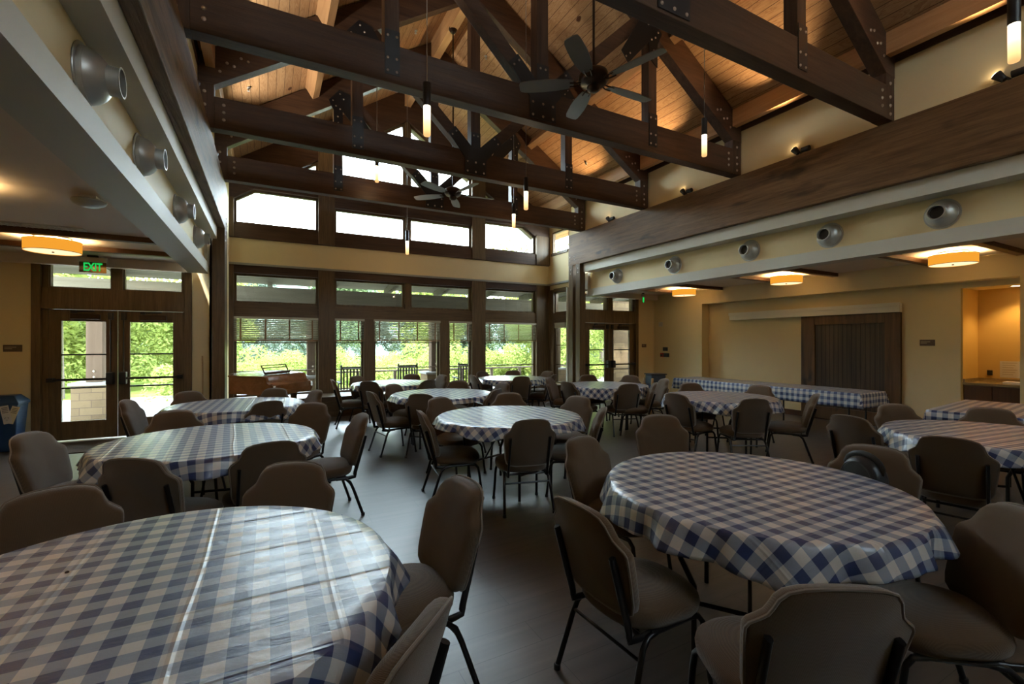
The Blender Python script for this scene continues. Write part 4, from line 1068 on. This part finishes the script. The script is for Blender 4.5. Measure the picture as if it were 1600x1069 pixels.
# ------------------------------------------------------------------ outside: porch, rail, rocking chairs
S('porch_slab', box(-9, 16, YD+.3, 17, -.28, -.10), M['conc'])
S('lawn', box(-60, 70, 10, 130, -.5, -.30), M['grass'])
tag(MB().box(-40, 5, 15.5, 25, -.3, -.14).build('lawn_bank', M['grass'], bevel=.02), 'sunlit lawn beyond the porch slab, left side', 'lawn', kind='structure')
def pier(x, y, lab):
    r = thing('stone_pier', lab, 'pier', (x, y, -.10), 0, 'masonry porch piers')
    box(-.31,.31,-.31,.31,0,.74).build('masonry', M['brick'], r); box(-.35,.35,-.35,.35,.74,.80).build('cap', M['conc'], r, bevel=.01)
    p = thing('porch_post', 'brown porch post on the '+lab[lab.index('masonry'):], 'post', (x, y, .70), 0, 'timber porch posts')
    box(-.13,.13,-.13,.13,0,1.698).build('shaft', M['outpost'], p, bevel=.006)
    for z in (.10, .22): bolt(p, (0, -.13, z), s=1.3)
pier(-3.12, 12.35, 'tan masonry pier seen through the left double door')
pier(.98, 12.35, 'tan masonry pier behind the piano window')
pier(4.13, 12.35, 'tan masonry pier behind the middle bay window')
pier(8.17, 12.35, 'tan masonry pier seen past the right posts')
pier(12.5, 12.35, 'tan masonry pier at the far right end of the porch')
tag(MB().box(-8, 14, 12.25, 12.45, 2.40, 2.82).build('porch_beam', M['outwood']), 'long timber beam along the outer edge of the porch', 'beam')
for i in range(15):
    x = -7.2+i*1.45
    if -.95 < x < 7.1: y0 = 10.95
    else: y0 = YD+.3
    o = MB().prism([(y0, 3.02+.06*(12-y0)), (13.1, 2.82), (13.1, 3.0), (y0, 3.20+.06*(12-y0))], x-.055, x+.055, 'x').build('porch_rafter', M['outwood'])
    tag(o, 'sloping timber rafter under the porch roof', 'rafter', 'porch rafters in a row')
S('porch_roof', MB().prism([(YD+.3, 3.36), (13.3, 3.0), (13.3, 3.05), (YD+.3, 3.42)], 7.15, 14, 'x'), M['outwood'])
S('porch_roof', MB().prism([(YD+.3, 3.36), (13.3, 3.0), (13.3, 3.05), (YD+.3, 3.42)], -8, -.95, 'x'), M['outwood'])
S('porch_roof', MB().prism([(10.92, 3.215), (13.3, 3.0), (13.3, 3.05), (10.92, 3.27)], -.95, 7.15, 'x'), M['outwood'])
for a, b in ((-1.9, CX), (CX, 7.7)):
    zz = lambda x: zdeck(x)-.30
    o = MB().prism([(a, zz(a)), (b, zz(b)), (b, zdeck(b)), (a, zdeck(a))], 11.56, 11.68).build('barge_rafter', M['outwood'])
    tag(o, 'raking outside rafter of the gable overhang, %s slope' % ('left' if a < 0 else 'right'), 'rafter')
r = thing('porch_railing', 'low weathered wooden railing across the porch behind the bay windows', 'railing', (0, 13.5, -.10))
box(1.0, 9.8, -.06, .06, .76, .80).build('top_rail', M['rail'], r); box(1.0, 9.8, -.03, .03, .30, .34).build('bottom_rail', M['rail'], r)
for k in range(9): x = 1.2+k*1.05; box(x-.04, x+.04, -.04, .04, 0, .76).build('railing_post', M['rail'], r)
def rocker(lab, x, y, rz):
    r = thing('rocking_chair', lab, 'rocking chair', (x, y, -.10), rz, 'slatted porch rocking chairs')
    m = M['rail']; g = M['outgrey']
    for s in (-1, 1):
        MB().tube([(s*.25,-.22,.03),(s*.25,-.27,1.07)], .022, 8).build('back_post', g, r)
        MB().tube([(s*.25,-.42,.05),(s*.25,-.2,.012),(s*.25,.1,.012),(s*.25,.42,.06)], .018, 8).build('rocker', g, r)
        MB().tube([(s*.25,.22,.02),(s*.25,.22,.62)], .02, 8).build('front_post', g, r)
        MB().obox((s*.26,0,.64), (1,0,0), (0,1,0), (0,0,1), .04, .28, .012).build('armrest', g, r)
    MB().box(-.25,.25,-.24,.24,.38,.41).build('seat', g, r)
    MB().box(-.25,.25,-.275,-.245,.96,1.03).build('top_rail', g, r)
    for k in range(6): x_ = -.19+k*.076; MB().box(x_-.018, x_+.018, -.265, -.25, .42, .96).build('slat', g, r)
M['outgrey'] = m_plain('grey_painted_wood', (.075,.08,.072), .8, spec=.1)
rocker('grey slatted rocking chair behind the narrow window right of the piano', 1.78, 11.7, 0)
rocker('grey slatted rocking chair behind the wide middle window', 3.15, 11.9, .1)
rocker('grey slatted rocking chair right of the middle window mullion', 4.82, 11.8, -.1)
S('annex_wall', box(9.08, 10.9, 10.6, 10.85, -.1, 2.75), M['brick'])

# ------------------------------------------------------------------ trees
def foliage(n, size, ls, seed, flat=.8, clusters=26):
    rnd = random.Random(seed); m = MB(); cl = []
    for _ in range(clusters):
        while True:
            p = Vector((rnd.uniform(-1,1), rnd.uniform(-1,1), rnd.uniform(-1,1)))
            if p.length < 1: break
        cl.append((Vector((p.x*size, p.y*size, p.z*size*flat)), rnd.uniform(.22,.42)*size))
    for _ in range(n):
        c, rad = rnd.choice(cl); d = Vector((rnd.gauss(0,1), rnd.gauss(0,1), rnd.gauss(0,1))).normalized()
        p = c+d*rad*rnd.uniform(.75,1.05); a = Vector((rnd.gauss(0,1), rnd.gauss(0,1), rnd.gauss(0,.5))).normalized()
        nrm = (d+Vector((rnd.gauss(0,.5), rnd.gauss(0,.5), rnd.gauss(0,.5)+.4))).normalized(); a = (a-nrm*a.dot(nrm)).normalized(); b = nrm.cross(a)
        L = ls*rnd.uniform(.6,1.3); Wd = L*.45
        m.add([p-a*L*.5, p+b*Wd*.5, p+a*L*.5, p-b*Wd*.5], [(0,1,2,3)])
    return m
def mesh_of(m, nm, mat):
    me = bpy.data.meshes.new(nm); me.from_pydata([tuple(v) for v in m.v], [], m.f); me.materials.append(mat); return me
FOL = []
for k, (n, sz, ls) in enumerate(((15000, 2.6, .17), (15000, 2.6, .17), (8000, 1.4, .12))): FOL.append(foliage(n, sz, ls, 50+k, .95))
FM = {}
for i in range(3):
    for lf in ('leaf1','leaf2','leaf3'): FM[(i, lf)] = mesh_of(FOL[i], 'crown', M[lf])
TRK = MB().tube([(0,0,0),(.05,.03,1.5),(-.03,0,3.2),(.05,.05,5)], [.16,.13,.11,.05], 8)
TRKm = mesh_of(TRK, 'trunk', M['trunk'])
def tree(x, y, z, s, proto, lf, rz, trunk, lab, grp, cz=None):
    r = thing('leafy_tree' if trunk else 'shrub', lab, 'tree' if trunk else 'shrub', (x, y, z), rz, grp); r.scale = (s,s,s)
    o = bpy.data.objects.new('crown', FM[(proto, lf)]); COL.objects.link(o); o.parent = r; o.location = (0,0,cz if cz else (4.6 if trunk else 1.0))
    if trunk:
        t = bpy.data.objects.new('trunk', TRKm); COL.objects.link(t); t.parent = r
rnd = random.Random(3)
NEAR = [(-5.4,18,1.0,'leaf1'),(-8.6,21,1.15,'leaf1'),(-1.9,22.5,.72,'leaf1'),(7.6,24,.95,'leaf1'),(11.8,20,1.0,'leaf1'),(15.5,19,1.0,'leaf1'),(19,22,1.1,'leaf1'),(3.2,27,.9,'leaf2'),(-11,26,1.2,'leaf2'),(24,26,1.3,'leaf1'),(13.6,15.6,.8,'leaf1')]
for i, (x, y, s, lf) in enumerate(NEAR):
    tree(x, y, -.5, s, i % 2, lf, rnd.uniform(0, 6), True, 'bright sunlit leafy tree standing on the lawn beyond the porch', 'sunlit trees beyond the porch')
for x, y, s in ((-7.2,20.5,1.05),(-4.6,21.5,.85),(-2.9,25,.7),(10.6,17.2,.75)):
    tree(x, y, -.4, s, 0, 'leaf1', x, True, 'bright low-branching tree on the lawn, leaves almost down to the grass', 'low-branching trees', 2.5)
for i in range(20):
    x = -14+i*2.6+rnd.uniform(-1, 1); y = 33+rnd.uniform(-3, 7)
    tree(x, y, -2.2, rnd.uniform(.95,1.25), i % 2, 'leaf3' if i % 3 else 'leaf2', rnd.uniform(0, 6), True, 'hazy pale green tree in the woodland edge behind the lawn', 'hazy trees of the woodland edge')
for i in range(26):
    x = -1+i*.95+rnd.uniform(-.4,.4); y = 16.3+rnd.uniform(0, 3.5)
    tree(x, y, -.9, rnd.uniform(.75,1.15), 2, 'leaf1', rnd.uniform(0, 6), False, 'bright yellow-green shrub growing behind the porch railing', 'bright shrubs behind the railing')
hm = MB(); nx, ny = 90, 20
for j in range(ny+1):
    for i in range(nx+1):
        x = -110+i*240/nx; v = j/ny; y = 58+v*60; z = -6+15*math.sin(min(1, v*1.3)*PI/2)*(1+.25*math.sin(x*.045+1)+.1*math.sin(x*.13)) + random.uniform(-.7,.7)
        hm.v.append((x, y, z))
for j in range(ny):
    for i in range(nx): hm.f.append((j*(nx+1)+i, j*(nx+1)+i+1, (j+1)*(nx+1)+i+1, (j+1)*(nx+1)+i))
S('wooded_hill', hm, M['hill'], smooth=True)

# ------------------------------------------------------------------ light, sky, camera
w = bpy.data.worlds.new('World'); SC.world = w; w.use_nodes = True; nt = w.node_tree; nt.nodes.clear()
bg = nt.nodes.new('ShaderNodeBackground'); ow = nt.nodes.new('ShaderNodeOutputWorld'); nt.links.new(bg.outputs[0], ow.inputs[0])
tc = nt.nodes.new('ShaderNodeTexCoord'); sx = nt.nodes.new('ShaderNodeSeparateXYZ'); nt.links.new(tc.outputs['Generated'], sx.inputs[0])
cr = nt.nodes.new('ShaderNodeValToRGB'); nt.links.new(sx.outputs[2], cr.inputs[0])
cr.color_ramp.elements[0].color = (.84,.93,1,1); cr.color_ramp.elements[1].position = .9; cr.color_ramp.elements[1].color = (.62,.80,1,1)
nt.links.new(cr.outputs[0], bg.inputs[0]); bg.inputs[1].default_value = 15.0
sn = bpy.data.lights.new('sun', 'SUN'); sn.energy = 12.0; sn.angle = math.radians(3); sn.color = (1,.95,.86)
so = bpy.data.objects.new('sun', sn); COL.objects.link(so); so.rotation_euler = Vector((.32,.50,-1)).to_track_quat('-Z', 'Y').to_euler()

cam = bpy.data.cameras.new('camera'); co = bpy.data.objects.new('camera', cam); COL.objects.link(co); SC.camera = co
co.location = (0,0,1.5); co.rotation_euler = (PI/2, 0, -TH); cam.sensor_width = 36; cam.lens = F_*36/1600; cam.shift_y = 1.2/1600
cam.clip_start = .05; cam.clip_end = 400
SC.view_settings.view_transform = 'Standard'; SC.view_settings.look = 'None'; SC.view_settings.gamma = 1; SC.view_settings.use_curve_mapping = False
SC.view_settings.exposure = 1.08
cy = SC.cycles; cy.use_denoising = True; cy.max_bounces = 8; cy.diffuse_bounces = 4; cy.glossy_bounces = 4; cy.transparent_max_bounces = 8
cy.transmission_bounces = 4; cy.sample_clamp_indirect = 4; cy.caustics_reflective = False; cy.caustics_refractive = False; cy.use_light_tree = True
